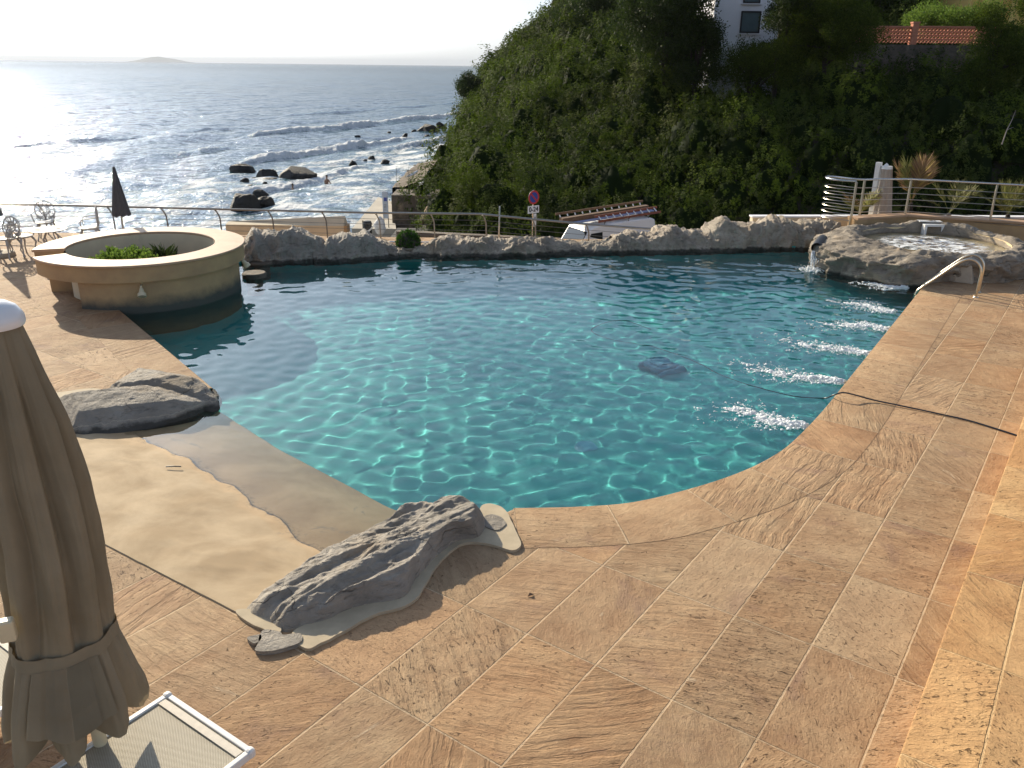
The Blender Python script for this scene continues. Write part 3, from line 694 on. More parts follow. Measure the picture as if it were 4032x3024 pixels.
mb = MB(); mb.lathe([(BR - .16, -1.39), (BR - .16, .50)], (0, 0, 0), 72, math.radians(-106), math.radians(150)); mb.lathe([(BR - .32, .50), (BR - .32, -1.39)], (0, 0, 0), 72, math.radians(-106), math.radians(150))
t = NT('stained_shaded_bar_wall'); o = t.obj(); zz = t.sep(o)[2]
zn = t.math('ADD', zz, t.math('MULTIPLY', t.math('SUBTRACT', t.noise(o, 4, 5, .65), .5), .22))
c = t.mix(t.ramp(t.noise(o, 2.2, 5, .6), [(.3, 0.0), (.7, 1.0)]), (.36, .23, .12), (.50, .33, .16))
c = t.mix(t.math('MULTIPLY', t.math('SUBTRACT', .24, zn), 5.0, clamp=True), c, (.075, .07, .055)); t.set(Base_Color=c, Roughness=.75); M['barwall'] = t.m  # waterline stain, carried higher so its colour also stands for shade on the wall
under(mb.build('lower_wall', M['barwall'], bar, True))
mb = MB(); pl = gp(204, 1150)[:2] - BC; pr = gp(274, 1145)[:2] - BC; pm = (pl + pr) / 2; ax = (pr - pl) / np.linalg.norm(pr - pl); inn = -pm / np.linalg.norm(pm)
mb.prism([tuple(pl), tuple(pr), tuple(pr + inn * .42), tuple(pl + inn * .42)], 0.0, .498); mb.build('pillar', M['plaster'], bar)
mb = MB(); mb.lathe([(.001, .34), (RI + .02, .34)], (0, 0, 0), 64); mb.build('planting_bed', M['dark_earth'], bar)
mb = MB(); mb.lathe([(RI, .76), (RI, .0)], (0, 0, 0), 96, g0, g1); mb.build('inner_wall', M['cream'], bar, True)
for (px, py, zz_) in ((561, 1118, .36), (925, 1032, .40)):
    a = gp(px, py, zz_)[:2] - BC; a = a / np.linalg.norm(a); rad = BR - .16
    mb = MB(); base = Vector((*(a * rad), zz_ + .07)); tip = Vector((*(a * (rad + .10)), zz_))
    dr = (Vector((*a, 0)) * .55 + Vector((0, 0, -.85))).normalized()
    mb.tube([base, tip + Vector((0, 0, .06)), tip], .018, 8); br_ = mb.build('lamp_bracket', M['cream_metal'], bar, True)
    mb = MB(); p = tip; mb.tube([p - dr * .03, p + dr * .05, p + dr * .06, p + dr * .12], [.03, .05, .068, .072], 16); mb.build('spotlight', M['cream_metal'], bar, True)
# plants in the bar
P, D, T = [], [], []
r = np.random.default_rng(5)
for k in range(26):
    a = gp(r.uniform(385, 590), r.uniform(1005, 1035), .62)[:2]; p, d, tt = dome_sprigs((a[0], a[1], .52), (.17, .17, .20 + .10 * r.random()), 26, 7, 200 + k, 0, .025); P.append(p); D.append(d); T.append(tt)
sb = empty('green_shrub', (-7.6, 14.9, .34), 0, 'leafy bright green shrub growing inside the round bar', 'shrub')
o = leaves('foliage', np.vstack(P) - np.array([-7.6, 14.9, .34]), np.vstack(D), .07, M['bright_leaf'], sb, .5, np.concatenate(T), None, .6, 3)
ag = empty('spiky_plant', (*gp(640, 1010, .5)[:2], .34), 0, 'dark spiky plant with narrow upright leaves beside the green shrub in the round bar', 'plant')
v, f = [], []
for k in range(70):
    a = r.uniform(0, 6.28); ro = r.uniform(0, .38); tilt = r.uniform(.1, .9); ln = r.uniform(.22, .42); bx, by = ro * math.cos(a), ro * math.sin(a) * .6
    a2 = r.uniform(0, 6.28); dx, dy = math.cos(a2) * tilt, math.sin(a2) * tilt; w = .013
    n = len(v); v += [(bx - dy * w, by + dx * w, 0), (bx + dy * w, by - dx * w, 0), (bx + dx * ln * .5 + dy * w, by + dy * ln * .5 - dx * w, ln * .75), (bx + dx * ln, by + dy * ln, ln)]; f.append((n, n + 1, n + 2, n + 3))
mk('foliage', v, f, M['dark_leaf'], ag, attrs={'tint': ('FACE', r.uniform(0, 1, 70)), 'hue': ('FACE', r.uniform(0, 1, 70))})
# stools standing in the water round the bar
stool_lab = ['stone pool stool furthest round the bar against the boulder', 'stone pool stool by the right hand lamp of the bar, its top just above water',
             'square looking stone pool stool right of the middle of the bar', 'stone pool stool below the left lamp of the bar', 'stone pool stool nearest the left coping, sunk just under the water']
for (px, py, zt), lab in zip(((1030, 1030, -.03), (1000, 1072, .02), (880, 1108, .0), (691, 1145, -.05), (460, 1165, -.09)), stool_lab):
    p = gp(px, py, zt); s_ = empty('pool_stool', (p[0], p[1], -1.39), 0, lab, 'stool', 'stools in the pool round the bar')
    mb = MB(); mb.lathe([(.001, 1.39 + zt), (.22, 1.39 + zt), (.24, 1.37 + zt), (.24, 1.28 + zt), (.20, 1.24 + zt)], n=28); under(mb.build('seat', M['barwall_s'] if 'barwall_s' in M else M['masonry'], s_, True))
    mb = MB(); mb.lathe([(.17, 1.25 + zt), (.16, 0)], n=20); under(mb.build('pedestal', M['masonry'], s_, True))
# ------------------------------------------------------------------ closed umbrellas
def folded_canopy(top, bot, rt, rb, ribs, m, parent, name='canopy', amp=.16, sc=.04, seed=0):
    nz, na = 24, ribs * 8; v = []
    for i in range(nz):
        t_ = i / (nz - 1)
        for j in range(na):
            a = 2 * math.pi * j / na; w = abs(math.sin(a * ribs / 2 + .4 * t_)); rr = (rt + (rb - rt) * t_ ** 1.05) * (1 - amp * (1 - w) * min(1, t_ * 3)) * (1 + .06 * math.sin(3 * a + seed))
            v.append((rr * math.cos(a), rr * math.sin(a), top + (bot - top) * t_ - (sc * (1 - w) if i == nz - 1 else 0)))
    f = grid_faces(nz, na); f = np.vstack([f, [[(i * na + na - 1), ((i + 1) * na + na - 1), (i + 1) * na, i * na] for i in range(nz - 1)]])
    f = np.asarray(f)[:, ::-1]
    o = mk(name, v, f, m, parent, smooth=True); o.data.set_sharp_from_angle(angle=R(60)); return o
def umbrella(px_top, px_bot, Y, label):
    top = at(*px_top, Y); z_h = at(*px_bot, Y)[2]
    e = empty('closed_umbrella', (top[0], Y, 0), 0, label, 'umbrella', 'closed grey umbrellas by the sea railing')
    folded_canopy(top[2] - .03, z_h, .03, .20, 8, M['grey_fabric'], e)
    MB().tube([(0, 0, top[2] - .06), (0, 0, top[2] - .02), (0, 0, top[2])], [.03, .03, .012], 10).build('finial', M['grey_fabric'], e, True)
    MB().tube([(0, 0, 0.1), (0, 0, z_h + .3)], .022, 10).build('pole', M['cast_white'], e, True)
    mb = MB(); mb.lathe([(.001, .12), (.05, .12), (.06, .10), (.27, .085), (.29, .06), (.29, 0)], n=24); mb.build('base', M['concrete'], e, True)
    return e
u1 = umbrella((447, 656), (480, 846), 18.3, 'closed dark grey umbrella on a pale pole behind the round bar')
u2 = umbrella((-70, 660), (-58, 846), 18.0, 'closed umbrella cut off by the left edge of the photo beside the cast chairs')
# ------------------------------------------------------------------ cast garden chairs and table
def cast_chair(loc, rz, label):
    e = empty('garden_chair', (loc[0], loc[1], 0), rz, label, 'chair', 'ornate cast metal garden chairs')
    m = M['cast_white']; mb = MB(); mb.lathe([(.001, .43), (.19, .43), (.215, .42), (.215, .40), (.18, .385)], n=28); mb.build('seat', m, e, True)
    mb = MB(); cx, cz, rr = -.20, .66, .21
    for k, rad in ((0, .21), (1, .10)): mb.tube([(cx - .04 * math.cos(a) * 0, rad * math.cos(a), cz + rad * 1.05 * math.sin(a)) for a in np.linspace(0, 2 * math.pi, 33)], .011, 6)
    for k in range(12):
        a = 2 * math.pi * k / 12; mb.tube([(cx, .04 * math.cos(a), cz + .04 * math.sin(a)), (cx, .10 * math.cos(a + .3), cz + .10 * math.sin(a + .3)), (cx, .205 * math.cos(a), cz + .215 * math.sin(a))], .009, 5)
    for s in (-1, 1):
        mb.tube([(cx, s * .12, .49), (-.17, s * .13, .42)], .013, 6)
        for k in range(5): mb.tube([(cx, s * (.05 + .03 * k), .50 + .012 * k), (cx, s * (.075 + .03 * k), .46)], .012, 5)
    mb.build('backrest', m, e, True)
    for s in (-1, 1): MB().tube([(cx, s * .20, .66), (-.05, s * .25, .65), (.10, s * .25, .63), (.15, s * .23, .56), (.13, s * .20, .43)], .013, 6).build('armrest', m, e, True)
    for sx, sy in ((1, 1), (1, -1), (-1, 1), (-1, -1)):
        MB().tube([(sx * .13, sy * .13, .40), (sx * .19, sy * .17, .28), (sx * .155, sy * .15, .14), (sx * .20, sy * .19, .0)], [.026, .022, .014, .018], 7).build('leg', m, e, True)
    return e
c1 = gp(42, 1012); c2 = gp(100, 1003); c3 = gp(120, 965); c4 = gp(355, 960)
cast_chair(c1, R(160), 'ornate white cast chair at the left edge with its round back towards the sea')
cast_chair(c2, R(70), 'ornate white cast chair between the table and the round bar')
cast_chair(c3 + np.array([.05, .7, 0]), R(-70), 'ornate white cast chair on the sea side of the small table')
cast_chair(at(352, 900, 19.2), R(200), 'ornate cast chair whose back just shows over the round bar')
tp = gp(190, 902, .70)
e = empty('garden_table', (tp[0], tp[1], 0), 0, 'round white cast table with a pierced top standing among the cast chairs', 'table')
mb = MB(); mb.lathe([(.001, .70), (.30, .70), (.31, .704), (.355, .704), (.37, .70), (.37, .685), (.34, .68)], n=40); 
for k in range(24):
    a = 2 * math.pi * k / 24; mb.box((.2 * math.cos(a), .2 * math.sin(a), .703), (.12, .012, .006), a)
mb.build('table_top', M['cast_white'], e, True)
for k in range(3):
    a = 2 * math.pi * k / 3 + .4; MB().tube([(.05 * math.cos(a), .05 * math.sin(a), .68), (.22 * math.cos(a), .22 * math.sin(a), .5), (.07 * math.cos(a), .07 * math.sin(a), .26), (.27 * math.cos(a), .27 * math.sin(a), 0)], [.02, .016, .016, .02], 7).build('leg', M['cast_white'], e, True)
# a second table top edge at the sea side
# ------------------------------------------------------------------ guard rail towards the sea
YR = 20.4
rail = empty('guard_rail', (0, 0, 0), 0, 'long steel guard rail with cables between the pool terrace and the sea', 'railing')
tops = [at(x, y, YR) for x, y in ((-260, 806), (0, 805), (149, 806), (440, 813), (1054, 828), (1478, 838), (1890, 843), (2096, 863), (2307, 882), (2530, 899), (2690, 907), (2900, 925))]
MB().tube(tops, .026, 10).build('handrail', M['steel_rail'], rail, True)
post_px = [(-120, 806), (149, 806), (421, 813), (633, 818), (845, 823), (1054, 828), (1266, 833), (1478, 838), (1694, 840), (1900, 844), (2096, 863), (2307, 882), (2530, 899)]
for i, (x, y) in enumerate(post_px):
    p = at(x, y, YR); zt = p[2]
    if i < 12: 
        sgn = 0.0
        MB().tube([(p[0], YR + .0, zt - .02), (p[0] + .03, YR + .02, zt - .06), (p[0] + .07, YR + .05, zt - .17), (p[0] + .085, YR + .06, zt - .24), (p[0] + .10, YR + .06, min(0, zt - 1.0))], .018, 8).build('post', M['steel_dark'] if i < 7 else M['steel_rail'], rail, True)
for k in range(5):
    d = .16 + .125 * k
    MB().tube([(q[0] + .08, q[1] + .06, q[2] - d) for q in tops], .0055, 5).build('cable', M['steel_dark'], rail, True)
MB().tube([at(1968, 812, YR - .05), at(1962, 1000, YR - .05)], .02, 8).build('stay_post', M['steel'], rail, True)
# ------------------------------------------------------------------ white pipe on a terracotta kerb, round box bush
e = empty('pipe_rail', (0, 0, 0), 0, 'fat white pipe lying along the low kerb behind the round bush', 'pipe')
a, b_ = at(1400, 953, 20.0), at(1790, 957, 20.0); MB().tube([a, b_], .035, 12).build('pipe', M['white_metal'], e, True)
mb = MB(); mb.box(((a[0] + b_[0]) / 2, 19.95, a[2] - .16), (b_[0] - a[0] + .4, .4, .22), 0, .01); mb.build('kerb', M['counter'], e)
bp = gp(1597, 1000, .0); bush = empty('round_bush', (bp[0], bp[1] + .55, 0), 0, 'small clipped round green bush in a stone bowl on the far pool edge', 'bush')
P, D, T = dome_sprigs((0, 0, .17), (.265, .265, .25), 420, 9, 77, -.5, .016, .93)
leaves('foliage', P, D, .032, M['box_leaf'], bush, .7, T, None, .6, 4)
MB().lathe([(.001, .40), (.12, .38), (.22, .28), (.25, .17), (.21, .05), (.12, -.02)], n=24).build('inner_growth', M['dark_earth'], bush, True)
MB().lathe([(.2, -.02), (.29, .02), (.32, .06), (.27, .07), (.2, .05)], n=24).build('stone_bowl', M['rock_far'], bush, True)
# ------------------------------------------------------------------ whirlpool
SC = np.array([9.28, 18.38]); SR = 1.52
spa = empty('whirlpool', (SC[0], SC[1], 0), 0, 'raised round whirlpool with foaming water in a rim of sculpted grey rock', 'whirlpool')
mb = MB(); mb.lathe([(SR, .52), (SR, .28), (SR - .35, .27), (SR - .37, -.2), (.001, -.2)], n=64); under(mb.build('tub', M['pool_wall_cream'], spa, True))
# water with foam
nr_, na_ = 50, 120; rr, ph = np.meshgrid(np.linspace(0.001, SR, nr_), np.linspace(0, 2 * math.pi, na_, endpoint=False), indexing='ij')
x, y = rr * np.cos(ph), rr * np.sin(ph); z = .40 + .018 * fbm(np.stack([x, y, 0 * x], -1) * 3.2, 4)
f = grid_faces(nr_, na_); f = np.vstack([f, [[i * na_ + na_ - 1, (i + 1) * na_ + na_ - 1, (i + 1) * na_, i * na_] for i in range(nr_ - 1)]])
t = NT('foaming_spa_water'); o = t.obj(); sp = t.sep(o)
wp = t.n('TexNoise'); wp.inputs['Scale'].default_value = 1.3; wp.inputs['Detail'].default_value = 3; t.l(o, wp.inputs['Vector'])
q = t.vmath('ADD', o, t.vmath('SCALE', wp.outputs['Color'], .9))
f1 = t.noise(t.vmath('MULTIPLY', q, (1.0, 1.9, 1)), 3.6, 7, .62, .9)
vn = t.n('TexVoronoi', feature='DISTANCE_TO_EDGE'); vn.inputs['Scale'].default_value = 2.3; t.l(q, vn.inputs['Vector'])
rr_ = t.math('SQRT', t.math('ADD', t.math('MULTIPLY', sp[0], sp[0]), t.math('MULTIPLY', sp[1], sp[1])))
cen = t.math('MULTIPLY', t.math('SUBTRACT', 1.22, rr_), 3.2, clamp=True)
veins = t.math('SUBTRACT', 1.0, t.math('MULTIPLY', vn.outputs['Distance'], 7.0), clamp=True)
fo = t.math('ADD', t.math('MULTIPLY', t.ramp(f1, [(.46, 0.0), (.60, 1.0)]), .85), t.math('MULTIPLY', veins, .4)); fo = t.math('MULTIPLY', fo, cen, clamp=True)
t.set(Base_Color=(.9, .95, .93), Roughness=.02, IOR=1.33); t.b.inputs['Transmission Weight'].default_value = 1.0
fb = t.n('BsdfDiffuse'); fb.inputs[0].default_value = (.78, .80, .80, 1); mx = t.n('MixShader'); t.l(fo, mx.inputs[0]); t.l(t.b.outputs[0], mx.inputs[1]); t.l(fb.outputs[0], mx.inputs[2]); t.l(mx.outputs[0], t.out.inputs[0])
t.set(Normal=t.bump(t.math('ADD', t.noise(o, 9, 5, .6), fo), .5, .03)); M['spa_water'] = t.m
so_ = mk('water', np.stack([x, y, z], -1), f, M['spa_water'], spa, smooth=True)
# rock rim: ring with a rough profile, deeper and craggier towards the pool
nu, nv = 300, 76
u = np.linspace(0, 2 * math.pi, nu, endpoint=False)
outer_px = {}
bx = [wpx(3205, 1020), wpx(3255, 1072), wpx(3345, 1097), wpx(3466, 1119), wpx(3572, 1138), wpx(3690, 1122)]
ang = [math.atan2(p[1] - SC[1], p[0] - SC[0]) % (2 * math.pi) for p in bx]; rad = [math.hypot(p[0] - SC[0], p[1] - SC[1]) for p in bx]
ctrl = sorted(list(zip(ang, rad)) + [(R(296), 1.98), (R(330), 2.05), (R(355), 2.05), (R(25), 2.0), (R(60), 1.9), (R(90), 1.86), (R(120), 1.9), (R(145), 2.1)])
ca = np.array([c_[0] for c_ in ctrl]); cr = np.array([c_[1] for c_ in ctrl])
ro = np.interp(u, np.r_[ca - 2 * math.pi, ca, ca + 2 * math.pi], np.r_[cr, cr, cr]); ro = np.convolve(np.r_[ro[-6:], ro, ro[:6]], np.ones(13) / 13, 'valid')
tt = np.linspace(0, 1, nv)
front = np.clip(-np.sin(u - .15), 0, 1)                 # towards the viewer and the pool
zt = .50 - .03 * front + .06 * fbm(np.stack([np.cos(u) * 2, np.sin(u) * 2, 0 * u], -1), 3) + .10 * np.clip(np.cos(u - R(62)), 0, 1) ** 8 + .03
v = np.zeros((nu, nv, 3)); prof_r = np.zeros((nu, nv)); prof_z = np.zeros((nu, nv))
zb = np.where((u > R(165)) & (u < R(290)), -.6, -.06)
for i in range(nu):
    rin = SR - .03
    kr = [rin + .01, rin, rin + .04, rin + (ro[i] - rin) * .28, rin + (ro[i] - rin) * .62, ro[i] - .05, ro[i] - .02 - .10 * front[i], ro[i] - .08 - .12 * front[i]]
    kz = [.30, .43, zt[i] - .03, zt[i], zt[i] - .03, zt[i] * .70, zt[i] * .25, zb[i]]
    kk = np.linspace(0, 1, 8); prof_r[i] = np.interp(tt, kk, kr); prof_z[i] = np.interp(tt, kk, kz)
v[..., 0] = prof_r * np.cos(u)[:, None]; v[..., 1] = prof_r * np.sin(u)[:, None]; v[..., 2] = prof_z
w = sstep(.12, .45, tt)[None, :]
d = (ridged(v * 2.3 + 4, 6, 2.1, .55) * .20 + fbm(v * 1.3 + 60, 3) * .14) * w
out_w = sstep(.3, .8, tt)[None, :]
v[..., 0] += np.cos(u)[:, None] * d * out_w; v[..., 1] += np.sin(u)[:, None] * d * out_w; v[..., 2] += d * (1 - out_w * .7) * .55
o = mk('rock_rim', v, grid_faces(nu, nv, True)[:, ::-1], M['rock_far'], spa, smooth=True); o.data.set_sharp_from_angle(angle=R(50)); under(o)
# skimmer at the back of the tub, lamp blocks on the rim
sk_p = at(3660, 915, 19.85) - np.array([SC[0], SC[1], 0])
mb = MB(); w_, d_ = .46, .16
for (cx, cz, sx, sz) in ((0, .17, w_, .05), (-w_ / 2 + .03, .0, .06, .30), (w_ / 2 - .03, .0, .06, .30)): mb.box((sk_p[0] + cx, sk_p[1] - .12, .43 + cz), (sx, d_, sz), 0, .006)
mb.build('skimmer', M['white_metal'], spa)
mb = MB(); mb.box((sk_p[0] - .02, sk_p[1] + .06, .665), (.52, .20, .02), -.08, .004); mb.build('skimmer_lid', M['white_metal'], spa)
for px in (3768, 3797): 
    p = at(px, 889, 19.95); MB().box((p[0] - SC[0], 19.95 - SC[1], p[2]), (.10, .10, .07), .2, .02).build('rim_lamp', M['cream'], spa)
# waterfall spout pouring into the pool
sp = gp(3214, 975, .36); e = empty('waterfall_spout', (sp[0], sp[1] - .0, 0), 0, 'black pipe mouth pouring a small waterfall from the whirlpool rocks into the pool', 'waterfall')
mb = MB(); mb.tube([(.30, .50, .44), (.08, .12, .40), (-.03, -.10, .37)], .115, 18, False); mb.tube([(-.03, -.10, .37), (.08, .12, .40), (.2, .35, .42)], .095, 18, False); mb.build('pipe', M['black'], e, True)
t = NT('falling_water'); t.set(Base_Color=(.85, .88, .9), Roughness=.15); t.b.inputs['Transmission Weight'].default_value = .5; M['fall'] = t.m
t = NT('white_foam'); o = t.obj(); t.set(Base_Color=(.80, .82, .82), Roughness=.6); t.b.inputs['Subsurface Weight'].default_value = 0; M['foam'] = t.m
mb = MB(); r = np.random.default_rng(8)
for k in range(34):
    y0 = r.uniform(-.10, .10); x0 = -.03; ln = r.uniform(.12, .24); pts = []
    for q in np.linspace(r.uniform(0, .3), r.uniform(.7, 1), 9): pts.append((x0 + y0 * .8 + .012 * r.normal() - .05 * q, -.08 - ln * q, .31 - .39 * q * q))
    mb.tube(pts, [.004 + .006 * r.random() for _ in pts], 5)
mb.build('falling_water', M['fall'], e, True)
_bm = bmesh.new(); bmesh.ops.create_icosphere(_bm, subdivisions=1, radius=1); _bm.verts.index_update(); ICO_V = np.array([tuple(v.co) for v in _bm.verts]); ICO_F = np.array([[v.index for v in f_.verts] for f_ in _bm.faces]); _bm.free()
def blobs(name, P, S, m, r, kind=None):
    n = len(P); q = S[:, None, None] * (1 + r.normal(size=(n, 1, 3)) * .22) * np.array([1.15, 1, .6])
    v = P[:, None, :] + ICO_V[None] * q; f = ICO_F[None] + (np.arange(n) * len(ICO_V))[:, None, None]
    return mk(name, v.reshape(-1, 3), f.reshape(-1, 3), m, None, smooth=True)
def drops(mb, c, n, spread, zj, s0, s1, r, drift=None):
    for k in range(n):
        p = np.array(c) + r.normal(size=3) * np.array([spread[0], spread[1], 0]); p[2] = ZW + abs(r.normal()) * zj
        s = s0 + (s1 - s0) * r.random() ** 2
        bm = bmesh.new(); bmesh.ops.create_icosphere(bm, subdivisions=1, radius=1)
        q = r.normal(size=3) * .25
        for vv in bm.verts: vv.co = Vector((vv.co.x * s * (1 + q[0]), vv.co.y * s * (1 + q[1]), vv.co.z * s * .55))
        bm.verts.index_update(); mb.add([Vector(p) + vv.co for vv in bm.verts], [[vv.index for vv in ff.verts] for ff in bm.faces]); bm.free()
n_ = 420; P_ = np.array([-.10, -.28, 0]) + r.normal(size=(n_, 3)) * np.array([.14, .12, 0]); P_[:, 2] = ZW + np.abs(r.normal(size=n_)) * .035; so2 = blobs('splash', P_, .006 + .022 * r.random(n_) ** 3, M['foam'], r); so2.parent = e; so2['kind'] = 'stuff'
# jets along the right wall
jets = [((3572, 1139), (3350, 1112)), ((3520, 1236), (3290, 1180)), ((3536, 1304), (3165, 1262)), ((3438, 1402), (3020, 1328)), ((3324, 1512), (2830, 1432)), ((3178, 1685), (2775, 1600))]
for k, (a, b_) in enumerate(jets):
    A_, B_ = gp(*a, ZW), gp(*b_, ZW); r = np.random.default_rng(40 + k); mb = MB(); L_ = np.linalg.norm(B_ - A_); dr = (B_ - A_) / L_; nr2 = np.array([-dr[1], dr[0], 0])
    n_ = 4200; q = r.beta(1.05, 1.75, n_) * 1.12; core = r.random(n_) < .45
    wv2 = .16 * np.sin(q * 7 + k * 1.3) * q; lat = r.normal(size=n_) * np.where(core, .015 + .055 * q, .03 + .27 * q) + wv2
    clump = fbm(np.c_[q * 9, lat * 9, np.full(n_, k * 5.0)], 3); keep_ = clump > (-.35 + .55 * q)
    sz = (.005 + .019 * r.random(n_) ** 4) * np.where(core, 1.35, .9) * (1.15 - .55 * np.clip(q, 0, 1)) + .012 * np.clip(.32 - q, 0, 1)
    P_ = A_[None] + dr[None] * (L_ * q)[:, None] + nr2[None] * lat[:, None]; P_[:, 2] = ZW + np.abs(r.normal(size=n_)) * .022 * np.clip(1 - q, .1, 1) + .001
    tag(blobs('jet_foam', P_[keep_], sz[keep_], M['foam'], r), kind='stuff')
# ------------------------------------------------------------------ wall with cap behind the whirlpool and its railing
ZC = .70
cap = [gp(3384, 857, ZC)[:2], gp(3572, 845, ZC)[:2], gp(4032, 874, ZC)[:2]]; cap.append(cap[2] + (cap[2] - cap[1]) * 1.2)
e = empty('low_wall', (0, 0, 0), 0, 'low ochre wall with a stone cap behind the whirlpool', 'wall')
def wall_strip(pts, w, z0, z1):
    mb = MB(); v = []
    for i, p in enumerate(pts):
        t_ = pts[min(i + 1, len(pts) - 1)] - pts[max(i - 1, 0)]; t_ = t_ / np.linalg.norm(t_); n_ = np.array([-t_[1], t_[0]])
        for s in (0, 1):
            for z in (z0, z1): v.append((*(p + n_ * (w * s)), z))
    f = []
    for i in range(len(pts) - 1):
        a, b = 4 * i, 4 * i + 4
        f += [(a, b, b + 1, a + 1), (a + 3, b + 3, b + 2, a + 2), (a + 1, b + 1, b + 3, a + 3), (a + 2, b + 2, b, a)]
    n = 4 * (len(pts) - 1); f += [(0, 1, 3, 2), (n + 1, n, n + 2, n + 3)]
    return mb.add(v, f)
wall_strip(cap, .26, 0, ZC - .048).build('wall', M['plaster'], e)
c2_ = [cap[0] + np.array([-.05, -.06]), cap[1] + np.array([0, -.05]), cap[2] + np.array([-.02, -.05]), cap[3] + np.array([0, -.05])]
wall_strip(c2_, .36, ZC - .047, ZC).build('cap_stone', M['counter'], e)
mb = MB(); mb.box((cap[0][0] + .02, cap[0][1] + .13, (ZC - .05) / 2), (.32, .30, ZC - .052), R(20)); mb.build('end_pier', M['plaster'], e)
r2 = empty('curved_railing', (0, 0, 0), 0, 'steel railing with horizontal bars curving round the end of the wall behind the whirlpool', 'railing')
P1 = gp(3343, 911, .36)[:2]; P2 = gp(3384, 848, ZC)[:2] + np.array([.03, .08]); P3 = gp(3570, 845, ZC)[:2] + np.array([0, .08]); P4 = gp(3905, 868, ZC)[:2] + np.array([0, .08]); P5 = P4 + (P4 - P3)
arc = [P1, P1 + np.array([-.36, .25]), P1 + np.array([-.50, .62]), P1 + np.array([-.30, .92]), P2 + np.array([-.25, .11]), P2]
path = smooth_path(arc, 6) + smooth_path([P2, P2 + np.array([.5, .13]), P3], 4)[1:] + [P4, P5]
MB().tube([(p[0], p[1], ZC + .84) for p in path], .024, 10).build('handrail', M['steel'], r2, True)
for k in range(6):
    z = ZC - .08 + .145 * k; MB().tube([(p[0], p[1], z) for p in path], .009, 6).build('bar', M['steel_warm'], r2, True)
for i, (p, z0) in enumerate(((P1, .3), (P2, ZC), (P3, ZC), (P4, ZC), (P5, ZC))):
    mb = MB(); mb.box((p[0], p[1], (z0 + ZC + .82) / 2), (.055, .03, ZC + .82 - z0), R(25), .004); mb.build('post', M['steel_warm'], r2)
e = empty('garden_wall', (0, 0, 0), 0, 'long low cream wall behind the highest rocks of the pool edge', 'wall')
GZ = at(2965, 851, 21.3)[2]; ga_, gb_ = at(2965, 851, 21.3)[:2], at(3353, 851, 21.5)[:2]
wall_strip([ga_, gb_, np.array((16.0, 21.8))], .2, -.6, GZ - .036).build('wall', M['cream'], e)
wall_strip([ga_ + np.array((-.02, -.02)), gb_ + np.array((0, -.02)), np.array((16.0, 21.78))], .24, GZ - .035, GZ).build('cap', M['house_white'], e)
# ------------------------------------------------------------------ tall folded cantilever parasol
e = empty('folded_parasol', (9.0, 21.9, 0), 0, 'tall folded taupe parasol on a white mast behind the curved railing', 'parasol')
a = at(3433, 843, 21.9); b_ = at(3462, 639, 21.9)
o3 = np.array([9.0, 21.9, 0])
MB().tube([a - o3 - np.array([0, 0, .6]), b_ - o3], .085, 4).build('mast', M['white_metal'], e)
j0, j1, j2 = at(3462, 720, 21.85) - o3, at(3474, 665, 21.85) - o3, at(3496, 648, 21.85) - o3
MB().tube([at(3440, 843, 21.85) - o3, j1, j2], .055, 4).build('arm', M['white_metal'], e)
top = at(3492, 662, 21.8); bot = at(3470, 848, 21.8)
can = empty('folded', (0, 0, 0)); COL.objects.unlink(can); bpy.data.objects.remove(can)
nz, na = 16, 40; v = []
for i in range(nz):
    q = i / (nz - 1); c_ = top + (bot - top) * q - o3; rr0 = .14 + .12 * q
    for j in range(na):
        an = 2 * math.pi * j / na; w = abs(math.sin(an * 4 + q)); k_ = rr0 * (1 - .3 * (1 - w)); v.append((c_[0] + k_ * math.cos(an), c_[1] + k_ * math.sin(an), c_[2]))
f = grid_faces(nz, na); f = np.vstack([f, [[i * na + na - 1, (i + 1) * na + na - 1, (i + 1) * na, i * na] for i in range(nz - 1)]])[:, ::-1]
mk('canopy', v, f, M['taupe_fabric'], e, smooth=True)
tz = top - o3; MB().tube([tz + np.array([0, 0, -.02]), tz + np.array([0, 0, .05])], [.145, .13], 14).build('canopy_cap', M['white_metal'], e, True)
